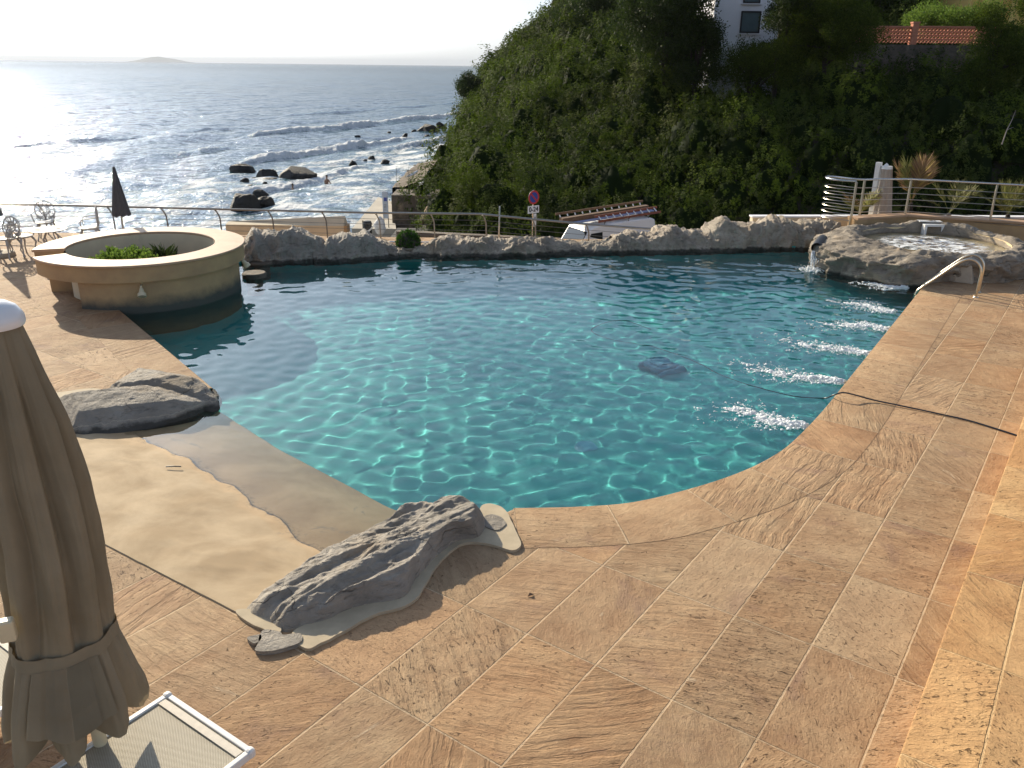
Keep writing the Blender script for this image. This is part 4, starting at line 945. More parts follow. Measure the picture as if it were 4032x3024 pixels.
# ------------------------------------------------------------------ palms behind the railing
def palm(loc, n, ln, label, seed, dry=0.0, stem=.25, tilt=(.2, 1.1), az=None):
    e = empty('fan_palm', loc, 0, label, 'palm', 'young palms behind the curved railing'); r = np.random.default_rng(seed)
    MB().tube([(0, 0, -.4), (.01, 0, stem * .5), (0, 0, stem)], [.07, .06, .05], 8).build('trunk', M['bark'], e, True)
    for k in range(n):
        a = r.uniform(0, 6.28) if az is None else az[k % len(az)] + r.normal() * .3; t_ = r.uniform(*tilt); L_ = ln * r.uniform(.75, 1.1)
        d = np.array([math.cos(a) * math.sin(t_), math.sin(a) * math.sin(t_), math.cos(t_)]); v = []; f = []
        side = np.cross(d, [0, 0, 1.0]); side /= np.linalg.norm(side) + 1e-9; nn_ = np.cross(side, d)
        P_ = [np.array([0, 0, stem]) + d * L_ * q + np.array([0, 0, -1]) * L_ * .25 * q * q for q in np.linspace(0, 1, 12)]
        for i in range(4, 12):
            for sg in (-1, 1):
                for s2 in range(2):
                    b0 = P_[i] if s2 == 0 else (P_[i] + P_[i - 1]) / 2
                    q = (i - 3) / 8; ll = L_ * .42 * (1 - abs(q - .45) * .7) * r.uniform(.8, 1.1); dd = d * (.75 + .3 * q) + side * sg * (1.0 - .55 * q) + nn_ * r.normal() * .12; dd = dd / np.linalg.norm(dd)
                    tip = b0 + dd * ll + np.array([0, 0, -.10 * ll]); w = .012 * (ln / .6)
                    m_ = (b0 + tip) / 2; n0 = len(v); v += [b0, m_ + d * w, tip, m_ - d * w]; f.append((n0, n0 + 1, n0 + 2, n0 + 3))
        n0 = len(v)
        for i in range(11):
            n0 = len(v); v += [P_[i] - side * .006, P_[i] + side * .006, P_[i + 1] + side * .005, P_[i + 1] - side * .005]; f.append((n0, n0 + 1, n0 + 2, n0 + 3))
        isdry = r.random() < dry
        mk('frond', np.array(v), f, M['dry_leaf'] if isdry else M['palm_leaf'], e, attrs={'tint': ('FACE', r.uniform(0, 1, len(f))), 'hue': ('FACE', r.uniform(0, 1, len(f)))})
    return e
palm(tuple(at(3385, 850, 21.5) * np.array([1, 1, 0]) + np.array([0, 0, .30])), 11, .85, 'dark young palm with drooping fronds behind the curved end of the railing', 1, .1)
palm(tuple(at(3580, 840, 21.5) * np.array([1, 1, 0]) + np.array([0, 0, .55])), 12, 1.30, 'tallest palm with dried brown upright fronds behind the railing post', 2, .7, .3, (.05, .55), [.3, .9, 2.2])
palm(tuple(at(3735, 845, 21.5) * np.array([1, 1, 0]) + np.array([0, 0, .50])), 8, .95, 'young green palm with two tall fronds in the middle of the railing', 3, 0, .1, (.1, .9), [.1, 2.9, .2])
palm(tuple(at(3965, 862, 21.5) * np.array([1, 1, 0]) + np.array([0, 0, .45])), 12, .95, 'bushy green palm in a dark pot at the right end of the railing', 4, 0, .15, (.1, 1.1))
# ------------------------------------------------------------------ pool ladder, concrete block, hose, cleaner
fA, fB = gp(3860, 1146), gp(3834.5, 1174)
w_dir = np.array([-dirR[1], dirR[0]]); w_dir = w_dir if w_dir[0] < 0 else -w_dir       # from the deck towards the water
lad = empty('pool_ladder', (fA[0], fA[1], 0), 0, 'chrome pool ladder with two arched handrails on the right pool edge', 'ladder')
sA, sB = (-dirR * .24), (dirR * .24); mid = (fA[:2] + fB[:2]) / 2 - fA[:2]
for s in (sA, sB):
    b0 = mid + s; pts = [(b0[0], b0[1], 0.0)]
    for (d, z) in ((0, .30), (0, .46), (.03, .58), (.11, .67), (.22, .70), (.33, .66), (.44, .57), (.72, .28), (.98, .02), (1.03, -.08), (1.05, -.2), (1.05, -1.0)):
        q = b0 + w_dir * d; pts.append((q[0], q[1], z))
    P_ = smooth_path(pts, 4); under(MB().tube([Vector(p) for p in P_], .023, 12).build('handrail', M['steel_warm'], lad, True))
    MB().tube([(b0[0], b0[1], 0), (b0[0], b0[1], .015)], [.05, .04], 16).build('foot_flange', M['steel_warm'], lad, True)
for z in (-.28, -.55, -.82):
    q = mid + w_dir * 1.05; mb = MB(); mb.box((q[0], q[1], z), (.48, .08, .03), math.atan2(dirR[1], dirR[0]), .01); under(mb.build('tread', M['steel_warm'], lad))
cb = gp(3775, 1112); mb = MB()
k = math.atan2(dirR[1], dirR[0]) - math.pi / 2; cs, sn = math.cos(k), math.sin(k)
def rt2(x, y): return (cb[0] + .10 + x * cs - y * sn, cb[1] + .12 + x * sn + y * cs)
v = [(*rt2(x, y), z) for z, s in ((0, 1), (.36, .62)) for x, y in ((-.24 * s, -.20 * s), (.24 * s, -.20 * s), (.24 * s, .20 * s), (-.24 * s, .20 * s))]
v += [(*rt2(0, 0), .40)]
blk = empty('concrete_block', (0, 0, 0), 0, 'tapered concrete block standing between the ladder and the whirlpool rocks', 'block')
mb.add(v, [(0, 1, 5, 4), (1, 2, 6, 5), (2, 3, 7, 6), (3, 0, 4, 7), (4, 5, 8), (5, 6, 8), (6, 7, 8), (7, 4, 8), (3, 2, 1, 0)]); ob = mb.build('block', M['concrete'], blk)
bv = ob.modifiers.new('edge', 'BEVEL'); bv.width = .02; bv.segments = 2
q0 = np.array(rt2(-.11, -.176)); mb = MB(); mb.add([(*rt2(-.14, -.181), .14), (*rt2(-.02, -.176), .21), (*rt2(-.12, -.172), .25), (*rt2(-.15, -.175), .21)], [(0, 1, 2, 3)]); mb.build('dark_notch', M['black'], blk)
hp = [gp(4010, 1716, .012), gp(3830, 1660, .014), gp(3700, 1630, .014), gp(3560, 1600, .02), gp(3440, 1575, .03), gp(3370, 1556, .07), gp(3320, 1546, .10), gp(3280, 1556, .05), gp(3240, 1568, -.07), gp(3120, 1560, -.085), gp(2960, 1520, -.09), gp(2840, 1480, -.10), gp(2720, 1420, -.10), gp(2560, 1370, -.12), gp(2400, 1340, -.11), gp(2330, 1300, -.10), gp(2440, 1265, -.11), gp(2560, 1330, -.3)]
hose = MB().tube([Vector(p) for p in smooth_path(hp, 8)], .010, 8).build('pool_hose', M['hose'], None, True)
tag(under(hose), 'thin dark hose running from the deck over the coping into the pool', 'hose')
rp = gp(2600, 1480, -.66); e = empty('pool_cleaner', (rp[0], rp[1], -1.4), R(35), 'blue pool cleaning robot sitting on the pool floor', 'pool cleaner')
mb = MB(); mb.box((0, 0, .18), (.50, .42, .20), 0, .06); under(mb.build('body', M['robot'], e, True))
mb = MB(); mb.box((0, 0, .30), (.30, .24, .08), 0, .03); under(mb.build('top_cover', M['robot'], e, True))
for s in (-1, 1):
    mb = MB(); mb.box((0, s * .25, .11), (.54, .07, .20), 0, .05); under(mb.build('track', M['robot'], e, True))
dp = gp(2300, 1800, -.80); under(tag(MB().lathe([(.001, .012), (.13, .012), (.15, .0)], (dp[0], dp[1], -1.395), 28).build('floor_drain', M['tile_blue'], None, True), 'pale blue round drain cover on the pool floor', 'drain'))
# ------------------------------------------------------------------ near parasol
YP = 3.75
pt, pb_ = at(-34, 1200, YP), at(415, 3000, YP + .02)
axp = pb_ - pt; foot = pt + axp * (pt[2] / (pt[2] - pb_[2]))
par = empty('closed_parasol', tuple(foot), 0, 'large closed beige canvas parasol in the foreground, its folds tied with a band', 'parasol')
Fp = foot; topL = pt - Fp
def axis(t): return topL * (1 - t)                       # t 0 at the top, 1 on the ground
na, nz = 320, 150
A_ = np.linspace(0, 2 * math.pi, na, endpoint=False)
ribs = 8
tt = np.linspace(.035, .835, nz)
env_t = [0, .035, .08, .20, .33, .46, .575, .628, .645, .68, .74, .80, .87, 1]
env_r = [.10, .105, .135, .20, .245, .27, .275, .262, .268, .30, .35, .39, .41, .42]
verts = np.zeros((na, nz, 3))
view = math.atan2(-Fp[1], -Fp[0])
for k, t_ in enumerate(tt):
    g_ = np.interp(t_, env_t, env_r)
    amp = np.interp(t_, [.03, .15, .4, .58, .635, .72, .87], [.10, .26, .36, .32, .14, .24, .40])
    ph = ribs * A_ / 2 + .9 * np.sin(A_ * 2 + 1) * .35 + t_ * .5
    fr_ = (ph / math.pi) % 1.0; w = sstep(0, .80, fr_) * (1 - sstep(.86, 1.0, fr_)); w = .25 * np.abs(np.sin(ph)) + .75 * w
    nzv = fbm(np.stack([np.cos(A_) * 1.6, np.sin(A_) * 1.6, np.full(na, t_ * 3.0)], -1) + 2, 3)
    fine = fbm(np.stack([np.cos(A_) * 5, np.sin(A_) * 5, np.full(na, t_ * 2.2)], -1) + 9, 3)
    rr = g_ * (1 - amp * (1 - w) + .12 * nzv + .05 * fine)
    skew = .18 * np.sin(ph * 2) * amp * t_             # folds lie over to one side
    a2 = A_ + skew
    z_h = 0
    c_ = axis(t_)
    verts[:, k, 0] = c_[0] + rr * np.cos(a2) - .10 * sstep(.35, .9, t_); verts[:, k, 1] = c_[1] + rr * np.sin(a2); verts[:, k, 2] = c_[2]
# scalloped hem: the cloth hangs lower along the ribs, and one flap hangs further than the rest
wq = np.abs(np.sin(ribs * A_ / 2 + .9 * np.sin(A_ * 2 + 1) * .35 + .45))
hem = .13 * (wq ** .8) - .09 - .07 * np.cos(A_ - view - .9)
drop = sstep(.66, .835, tt)[None, :] ** 1.3 * hem[:, None]
verts[:, :, 2] -= drop
o = mk('canopy', verts, grid_faces(na, nz, True)[:, ::-1], M['canvas'], par, smooth=True)
# tie band, with the loose panel that hangs below it
def shell(name, t0, t1, off, a_from, a_to, m, hang=0.0, n2=24):
    cols = np.linspace(a_from, a_to, 150); v = np.zeros((150, n2, 3))
    for j, a in enumerate(cols):
        ia = (a % (2 * math.pi)) / (2 * math.pi) * na; i0 = int(ia) % na; i1 = (i0 + 1) % na; fr = ia - int(ia)
        for k, t_ in enumerate(np.linspace(t0, t1, n2)):
            kk = np.interp(t_, tt, np.arange(nz)); 
            lo = max(0, i0 - 9); nb = [(i0 + q) % na for q in range(-10, 11)]
            k0 = int(kk); P_ = verts[nb, k0].mean(0); c_ = axis(t_) + np.array([-.10 * sstep(.35, .9, t_), 0, 0])
            d = P_ - c_; d[2] = 0; rmax = max(np.linalg.norm((verts[q, k0] - c_)[:2]) for q in nb); un = d / (np.linalg.norm(d) + 1e-6)
            q = (k / (n2 - 1)); rad = rmax * .55 + np.linalg.norm(d) * .45 + off + hang * q * .04
            zz = axis(t_)[2] - hang * q * (.06 * math.cos((a - (a_from + a_to) / 2) * 2.2))
            v[j, k] = (c_[0] + un[0] * rad, c_[1] + un[1] * rad, zz)
    return mk(name, v, grid_faces(150, n2)[:, ::-1], m, par, smooth=True)
shell('tie_band', .622, .648, .012, view - 2.6, view + 2.6, M['canvas'], 0, 6)
shell('loose_panel', .646, .755, .016, view - .62, view + .52, M['canvas'], 1.0)
mb = MB(); c_ = axis(0.0)
ax_u = Vector(-topL).normalized(); Mr = ax_u.to_track_quat('Z', 'Y').to_matrix()
prof = [(.118, .105), (.125, .09), (.125, .065), (.118, .045), (.098, .012), (.06, -.012), (.001, -.02)]
v = []; n_ = 36
for j in range(n_):
    for (r_, z_) in prof: 
        q = Mr @ Vector((r_ * math.cos(2 * math.pi * j / n_), r_ * math.sin(2 * math.pi * j / n_), z_)); v.append((c_[0] + q.x, c_[1] + q.y, c_[2] + q.z))
k = len(prof); mb.add(v, [(j * k + i, j * k + i + 1, ((j + 1) % n_) * k + i + 1, ((j + 1) % n_) * k + i) for j in range(n_) for i in range(k - 1)])
mb.build('top_cap', M['chrome_cap'], par, True)
MB().tube([Vector(axis(.3)), Vector(axis(1.0))], .038, 20).build('pole', M['cream_metal'], par, True)
# crank housing on the far left of the canopy
ck = at(28, 2480, YP - .34) - Fp
mb = MB(); mb.box(ck, (.075, .06, .12), .4, .012); h_ = mb.build('crank_housing', M['cream_metal'], par)
MB().tube([ck + np.array([-.25, .02, .06]), ck + np.array([-.03, .0, .03])], .022, 10).build('crank_handle', M['cream_metal'], h_, True)
mb = MB(); mb.lathe([(.001, .08), (.06, .08), (.07, .05), (.32, .04), (.33, .0)], n=36); mb.build('base_plate', M['concrete'], par)
# ------------------------------------------------------------------ loungers
LA = [gp(660, 2740, .30)[:2], gp(985, 2960, .30)[:2]]
def lounger(corner, wdir, ldir, width, length, label, back=0.0):
    e = empty('sun_lounger', (corner[0], corner[1], 0), math.atan2(wdir[1], wdir[0]), label, 'sun lounger', 'white framed sun loungers')
    sgn = 1 if (wdir[0] * ldir[1] - wdir[1] * ldir[0]) > 0 else -1
    m = M['white_metal']; z = .30; fr = MB(); w, l = width, length
    for (c, s) in (((w / 2, 0), (w + .036, .036)), ((w / 2, l), (w + .036, .036)), ((0, l / 2), (.036, l - .036)), ((w, l / 2), (.036, l - .036))):
        fr.box((c[0], c[1] * sgn, z - .012), (s[0], s[1], .05), 0, .006)
    fr.build('frame', m, e)
    nx, ny = 16, 30; v = []; uv = []
    for i in range(nx):
        for j in range(ny):
            x, y = .018 + (w - .036) * i / (nx - 1), .018 + (l - .036) * j / (ny - 1)
            zz = z + .002 - .012 * math.sin(math.pi * i / (nx - 1)) * math.sin(math.pi * j / (ny - 1)); v.append((x, y * sgn, zz)); uv.append((x, y))
    f = grid_faces(nx, ny); f = f if sgn > 0 else f[:, ::-1]
    mk('sling', v, f, M['sling'], e, smooth=True, uv=uv)
    mb = MB(); mb.box((w / 2, (.055) * sgn, z + .008), (w - .05, .05, .006), 0, .002); mb.build('hem_strip', M['sling2'], e)
    for x in (.03, w - .03):
        for y in (.12, l - .25):
            mb = MB(); mb.box((x, y * sgn, (z - .037) / 2), (.04, .03, z - .037), 0, .005); mb.build('leg', m, e)
    for k in (0, 1):
        mb = MB(); mb.box((k * w, 0, z - .008), (.05, .05, .062), 0, .016); mb.build('corner_cap', m, e)
    return e
M['sling2'] = pmat('sling_hem', (.62, .56, .46), .7, 0, .08, 30)
wd = LA[1] - LA[0]; wlen = np.linalg.norm(wd); wd = wd / wlen; ld = np.array([wd[1], -wd[0]]); ld = ld if ld[1] < 0 else -ld
lounger(LA[0], wd, ld, wlen, 1.9, 'white framed sun lounger with woven beige mesh under the beige parasol')
q1 = gp(240, 2662, .30)[:2]
lounger(q1, -wd, ld, .70, 1.9, 'second sun lounger half hidden behind the beige parasol at the left edge')
# ------------------------------------------------------------------ sea
ZS = -5.0
nth = 780
th = np.linspace(R(-46), R(6), nth)
rr = np.r_[np.geomspace(34, 230, 640), np.geomspace(230.8, 1600, 620), np.geomspace(1612, 30000, 130)]
nr_ = len(rr)
RR, TT = np.meshgrid(rr, th, indexing='ij')
X = RR * np.sin(TT); Y = RR * np.cos(TT)
wn_ = np.array([.92, -.39]); p0_ = np.array([-24.8, 83.0])
Q = (X - p0_[0]) * wn_[0] + (Y - p0_[1]) * wn_[1]; SL = (X - p0_[0]) * .39 + (Y - p0_[1]) * .92
Pn = np.stack([X, Y, 0 * X], -1)
warpq = fbm(np.stack([SL * .035, Q * .02, 0 * X], -1), 3) * 3.2
att = 1 / (1 + (RR / 160) ** 2)
Z = np.zeros_like(X); wr = np.random.default_rng(77)
dr_ = np.gradient(rr)[:, None]
WP = [1.4 * perlin(Pn * .022 + q * 3.7) for q in range(3)]
for _ in range(40):
    lam = 1.3 * 14 ** wr.random(); k = 2 * math.pi / lam; a = math.atan2(wn_[1], wn_[0]) + wr.normal() * .55
    amp = .0130 * lam ** .88
    ok = sstep(2.0, 5.0, lam / np.maximum(dr_, RR * (th[1] - th[0])))
    arg = k * (X * math.cos(a) + Y * math.sin(a)) + wr.uniform(0, 6.28) + WP[_ % 3]
    Z += amp * ok * (np.sin(arg) + .25 * np.cos(2 * arg))
Z *= .40 + .25 * (1 - sstep(60, 300, RR))
Z *= .60
foam = np.zeros_like(X)
near = RR < 420
# breakers: long steep crests, tumbling white where they break
brk = [(0, -8, 34, .70, 1.25), (-22, 20, 95, .60, 1.2), (-12, -6, 16, .35, .6), (12, -24, 6, .35, .9), (-34, -10, 40, .30, .30), (4.5, 14, 40, .45, .8), (-46, 60, 140, .32, .4), (9, 22, 46, .3, .8)]
for (qc, s0, s1, ht, fo) in brk:
    qq = Q - qc + warpq; along = sstep(s0, s0 + 9, SL) * (1 - sstep(s1 - 9, s1, SL)); along = along * (.55 + .45 * sstep(-.35, .25, fbm(np.stack([SL * .11, 0 * X + qc, 0 * X], -1), 2)))
    crest = np.where(qq > 0, np.exp(-(qq / .55) ** 2), np.exp(-(qq / 2.2) ** 2))
    Z += np.where(near, ht * crest * along, 0)
    turb = fbm(Pn * np.array([1.6, .9, 1]) + qc, 3)
    roll = np.exp(-((qq + .1) / .9) ** 2) * along
    Z += np.where(near, roll * turb * .30 * fo, 0)
    foam = np.maximum(foam, fo * roll * (1.15 + .5 * turb))
    trail = np.where(qq < 0, np.exp(qq / 3.5), 0) * along * fo * .62
    foam = np.maximum(foam, trail * (.6 + 1.1 * fbm(Pn * .55 + 30, 3)))
# wash between the breakers and the rocks
shore = sstep(-2, 7, Q + warpq) * (1 - sstep(95, 130, SL)) * sstep(-62, -34, SL)
shore2 = sstep(-34, -8, Q + (SL - 40) * .35) * sstep(18, 50, SL) * (1 - sstep(140, 180, SL))
lace = fbm(np.stack([Q * .42, SL * .22, 0 * X], -1) + 3, 5); cell = ridged(np.stack([Q * .8, SL * .42, 0 * X], -1) + 8, 4)
foam = np.maximum(foam, np.maximum(shore * .9, shore2 * .26) * np.clip(.30 + 1.0 * lace + .55 * cell, 0, 1.2))
# a scatter of white caps farther out
caps = fbm(np.stack([Q * .16, SL * .05, 0 * X], -1) + 90, 4); foam = np.maximum(foam, .5 * sstep(.52, .70, caps) * (RR < 260))
sea_v = np.stack([X, Y, ZS + Z], -1)
t = NT('sea_water'); o = t.obj(); fa = t.attr('foam')
b1 = t.noise(t.vmath('MULTIPLY', o, (1.0, .55, 1)), 1.1, 5, .62); b2 = t.noise(t.vmath('MULTIPLY', o, (1.0, .6, 1)), .16, 6, .62); b3 = t.noise(t.vmath('MULTIPLY', o, (1.0, .5, 1)), 4.2, 4, .6)
nrm = t.bump(b2, 1.0, 1.15); nrm = t.bump(b1, .9, .24, nrm); nrm = t.bump(b3, .6, .07, nrm)
fn = t.noise(o, 2.4, 7, .68, .3)
fm_ = t.math('MULTIPLY', t.math('SUBTRACT', t.math('ADD', fa, t.math('MULTIPLY', t.math('SUBTRACT', fn, .5), 1.3)), .42), 3.2, clamp=True)
deep = t.mix(t.math('MULTIPLY', fa, 1.2, clamp=True), (.014, .045, .068), (.05, .13, .14))
df = t.n('BsdfDiffuse'); t.l(t.mix(fm_, deep, (.74, .76, .76)), df.inputs[0]); t.l(nrm, df.inputs['Normal'])
gs = t.n('BsdfGlossy'); gs.inputs['Roughness'].default_value = .075; gs.inputs[0].default_value = (.95, .97, 1, 1); t.l(nrm, gs.inputs['Normal'])
fr = t.n('Fresnel'); fr.inputs['IOR'].default_value = 1.33; t.l(nrm, fr.inputs['Normal'])
ff_ = t.math('MULTIPLY', t.math('MULTIPLY', fr.outputs[0], .32), t.math('SUBTRACT', 1.0, fm_))
mx = t.n('MixShader'); t.l(ff_, mx.inputs[0]); t.l(df.outputs[0], mx.inputs[1]); t.l(gs.outputs[0], mx.inputs[2]); t.l(mx.outputs[0], t.out.inputs[0])
M['sea'] = t.m
tag(mk('sea', sea_v, grid_faces(nr_, nth), M['sea'], smooth=True, attrs={'foam': ('POINT', foam)}), kind='structure')
# ------------------------------------------------------------------ island far out on the horizon
mb_v = []; mb_f = []
ci = at(345 * 1.8228, 238, 28000.0); n_ = 60; hw = 330.0 * 28000 / 3400 * .30
for i in range(n_):
    q = i / (n_ - 1); prof_h = 1200 * .135 * (math.sin(math.pi * q) ** .55) * (.75 + .25 * math.exp(-((q - .42) / .22) ** 2)) * (1 + .12 * float(perlin(np.array([q * 9, 0, 0]))))
    xx = ci[0] + (q - .5) * 2 * hw
    mb_v += [(xx, 27300, -6), (xx, 28000, prof_h), (xx, 28900, -6)]
tag(mk('island_hill', mb_v, grid_faces(n_, 3), pmat('island_scrub', (.06, .07, .05), .9, 0, .3, .001)), kind='structure')
# ------------------------------------------------------------------ rocks in the sea
def sea_rock(px, w_px, h_px, label, seed, flat=1.0, zb=0.0):
    p = gp(px[0], px[1], ZS); dist = math.hypot(p[0], p[1]); s = dist / 3300
    w = w_px * s / 2; h = h_px * s * 1.0; rg = np.random.default_rng(seed)
    nu, nv = 44, 26; u = np.linspace(0, 2 * math.pi, nu, endpoint=False); q = np.linspace(-.35, math.pi / 2, nv)
    U_, V_ = np.meshgrid(u, q, indexing='ij'); ce, se_ = np.sign(np.cos(V_)) * np.abs(np.cos(V_)) ** .6, np.sign(np.sin(V_)) * np.abs(np.sin(V_)) ** .7
    v = np.stack([w * np.cos(U_) * ce, w * .6 * np.sin(U_) * ce, h * se_], -1); sc = 1.0 / max(w, .4)
    d = ridged(v * sc * 1.1 + seed * 3.1, 5) * .34 * w + fbm(v * sc * 2.6 + seed, 3) * .16 * w
    n0 = v / (np.linalg.norm(v, axis=-1, keepdims=True) + 1e-6)
    v = v + n0 * d[..., None] * np.array([1, 1, min(1.2, h / w)])
    for _c in range(9):                                     # broken faces
        nn = rg.normal(size=3); nn[2] = abs(nn[2]) * .9; nn /= np.linalg.norm(nn); sup = abs(nn[0]) * w + abs(nn[1]) * w * .6 + abs(nn[2]) * h
        ex = np.clip(v @ nn - sup * rg.uniform(.55, .85), 0, None); v = v - nn * (ex * .92)[..., None]
    v[..., 0] += v[..., 2] * rg.uniform(-.3, .6)
    e = mk('sea_rock', v, grid_faces(nu, nv, True), M['sea_rock'], None, smooth=True); e.data.set_sharp_from_angle(angle=R(22))
    e.location = (p[0], p[1], ZS - .05); return tag(e, label, 'rock', 'black rocks in the surf')
def z9(x, y): return (800 + x / 2.011, 480 + y / 2.011)
SR_ = [((328, 395), 185, 50, 'black pointed rock furthest left in the surf below the first breaker'), ((500, 435), 140, 50, 'two humped black rock left of the long flat one'), ((735, 448), 245, 85, 'longest black rock with a flat sloping top in the surf'), ((540, 395), 75, 14, 'thin black rock just above water behind the long flat one'),
       ((530, 462), 150, 20, 'low dark ledge in front of the two humped rock'), ((325, 480), 70, 30, 'small black rock left of the swimmers'), ((350, 522), 90, 32, 'rounded black rock left of the smaller swimmer'), ((485, 500), 48, 24, 'little black rock washed by foam'), ((402, 443), 34, 9, 'tiny black rock between the larger ones'),
       ((455, 572), 105, 34, 'black rock under a breaking splash'), ((330, 668), 240, 78, 'big jagged black rock nearest the railing'), ((480, 645), 150, 45, 'sloping black rock on the right of the jagged one'),
       ((1182, 333), 62, 30, 'single black rock out in the foam, middle of the bay'), ((1335, 293), 52, 32, 'black rock right of the second wave'), ((1440, 322), 66, 24, 'black rock close to the headland'), ((1282, 303), 28, 10, 'tiny black rock in the foam near the second wave'), ((1228, 125), 40, 22, 'small black rock beyond the second breaker'), ((1470, 87), 34, 16, 'small far black rock left of the headland rocks'),
       ((1597, 115), 40, 24, 'pointed far black rock near the headland'), ((1668, 362), 36, 28, 'black boulder at the foot of the sea wall'), ((1630, 398), 84, 18, 'flat dark rock at the foot of the sea wall'), ((1740, 80), 90, 45, 'left black boulder of the headland point'), ((1815, 85), 120, 70, 'tallest black boulder of the headland point'), ((1885, 62), 80, 60, 'black boulder nearest the scrub at the headland point'), ((1665, 78), 40, 18, 'low outermost boulder of the headland point'), ((1770, 118), 40, 16, 'small boulder in front of the headland point'),
       ((1732, 193), 22, 9, 'tiny rock in the wash beside the headland'), ((1815, 150), 40, 20, 'dark rock at the edge of the scrub by the water'), ((1350, 342), 0, 0, '')]
for k, (c, w, h, lab) in enumerate(SR_):
    if w: sea_rock(z9(*c), w / 2.011, h / 2.011, lab, 60 + k)
# ------------------------------------------------------------------ swimmers
def skin_body(name, joints, edges, m, loc, parent=None, rz=0.0):
    me = bpy.data.meshes.new(name); me.from_pydata([j[0] for j in joints], edges, []); me.materials.append(m)
    o = bpy.data.objects.new(name, me); COL.objects.link(o); o.parent = parent; o.location = loc; o.rotation_euler = (0, 0, rz)
    s = o.modifiers.new('skin', 'SKIN'); 
    for sv_, j in zip(me.skin_vertices[0].data, joints): sv_.radius = (j[1], j[1] * (j[2] if len(j) > 2 else 1))
    me.skin_vertices[0].data[0].use_root = True
    o.modifiers.new('sub', 'SUBSURF').render_levels = 2; o.modifiers['sub'].levels = 1
    return o
M['skin'] = pmat('tanned_skin', (.20, .11, .07), .5, 0, .08, 12); M['hair'] = pmat('dark_hair', (.012, .009, .007), .5, 0, .2, 30)
J = [((0, 0, -.75), .15, .75), ((0, 0, -.5), .135, .75), ((0, 0, -.25), .15, .7), ((0, 0, -.03), .12, .7), ((0, 0, .06), .055), ((0, -.01, .14), .062), ((0, -.015, .21), .085), ((0, -.01, .29), .075), ((0, 0, .335), .04),
     ((.17, 0, -.03), .062), ((.27, -.03, -.24), .05), ((.33, -.16, -.42), .036), ((.35, -.22, -.5), .03), ((-.17, 0, -.03), .062), ((-.29, -.02, -.22), .05), ((-.40, -.12, -.40), .036), ((-.45, -.17, -.47), .03)]
Ed = [(0, 1), (1, 2), (2, 3), (3, 4), (4, 5), (5, 6), (6, 7), (7, 8), (3, 9), (9, 10), (10, 11), (11, 12), (3, 13), (13, 14), (14, 15), (15, 16)]
def hair_cap(parent, z, r_):
    mb = MB(); bm = bmesh.new(); bmesh.ops.create_uvsphere(bm, u_segments=16, v_segments=10, radius=r_)
    bmesh.ops.delete(bm, geom=[v for v in bm.verts if v.co.z < -.02 - max(0, -v.co.y) * -.4 or (v.co.y < -.05 and v.co.z < .035)], context='VERTS'); bm.verts.index_update()
    mb.add([(v.co.x * .92, v.co.y * 1.05, v.co.z * 1.1 + z) for v in bm.verts], [[v.index for v in f_.verts] for f_ in bm.faces]); bm.free()
    return mb.build('hair', M['hair'], parent, True)
pw = gp(1288, 725, ZS); e = empty('person', (pw[0], pw[1], ZS + .36), R(150), 'person wading waist deep in the sea right of the longest rock, arms lowered', 'person', 'people bathing among the rocks')
skin_body('body', J, Ed, M['skin'], (0, 0, .0), e); hair_cap(e, .27, .098)
pw = gp(1152, 735, ZS); e = empty('person', (pw[0], pw[1], ZS - .12), R(120), 'person swimming with only head and shoulders above the foam', 'person', 'people bathing among the rocks')
skin_body('body', J, Ed, M['skin'], (0, 0, .0), e); hair_cap(e, .27, .098)

# ------------------------------------------------------------------ bits blown onto the sand
for (x, y, ln, az, nm, lab, m_) in ((684, 1841, .16, .05, 'twig', 'dark straight twig lying at the water line of the sandy entry', 'black'), (610, 2050, .05, .8, 'dry_leaf', 'dry curled leaf on the middle of the sandy entry', 'wood'), (1065, 2262, .06, 2.0, 'dry_leaf', 'dark dry leaf on the sandy entry beside the grey slab rock', 'wood'), (2090, 2345, .06, .5, 'dry_leaf', 'small brown leaf on the paving right of the grey slab rock', 'wood')):
    p = gp(x, y, -.05 if x < 1200 else .004); d = np.array([math.cos(az), math.sin(az), 0]) * ln / 2
    if nm == 'twig': o = MB().tube([p - d + [0, 0, .012], p + [0, 0, .016], p + d + [0, 0, .012]], .007, 6).build('twig', M[m_])
    else:
        n_ = np.array([-d[1], d[0], 0]) * .5; o = mk('dry_leaf', [p - d, p - n_ + [0, 0, .014], p + d, p + n_ + [0, 0, .02], p + [0, 0, .004]], [(0, 1, 4), (1, 2, 4), (2, 3, 4), (3, 0, 4)], M[m_])
        md = o.modifiers.new('t', 'SOLIDIFY'); md.thickness = .002
    tag(o, lab, nm.replace('_', ' '))
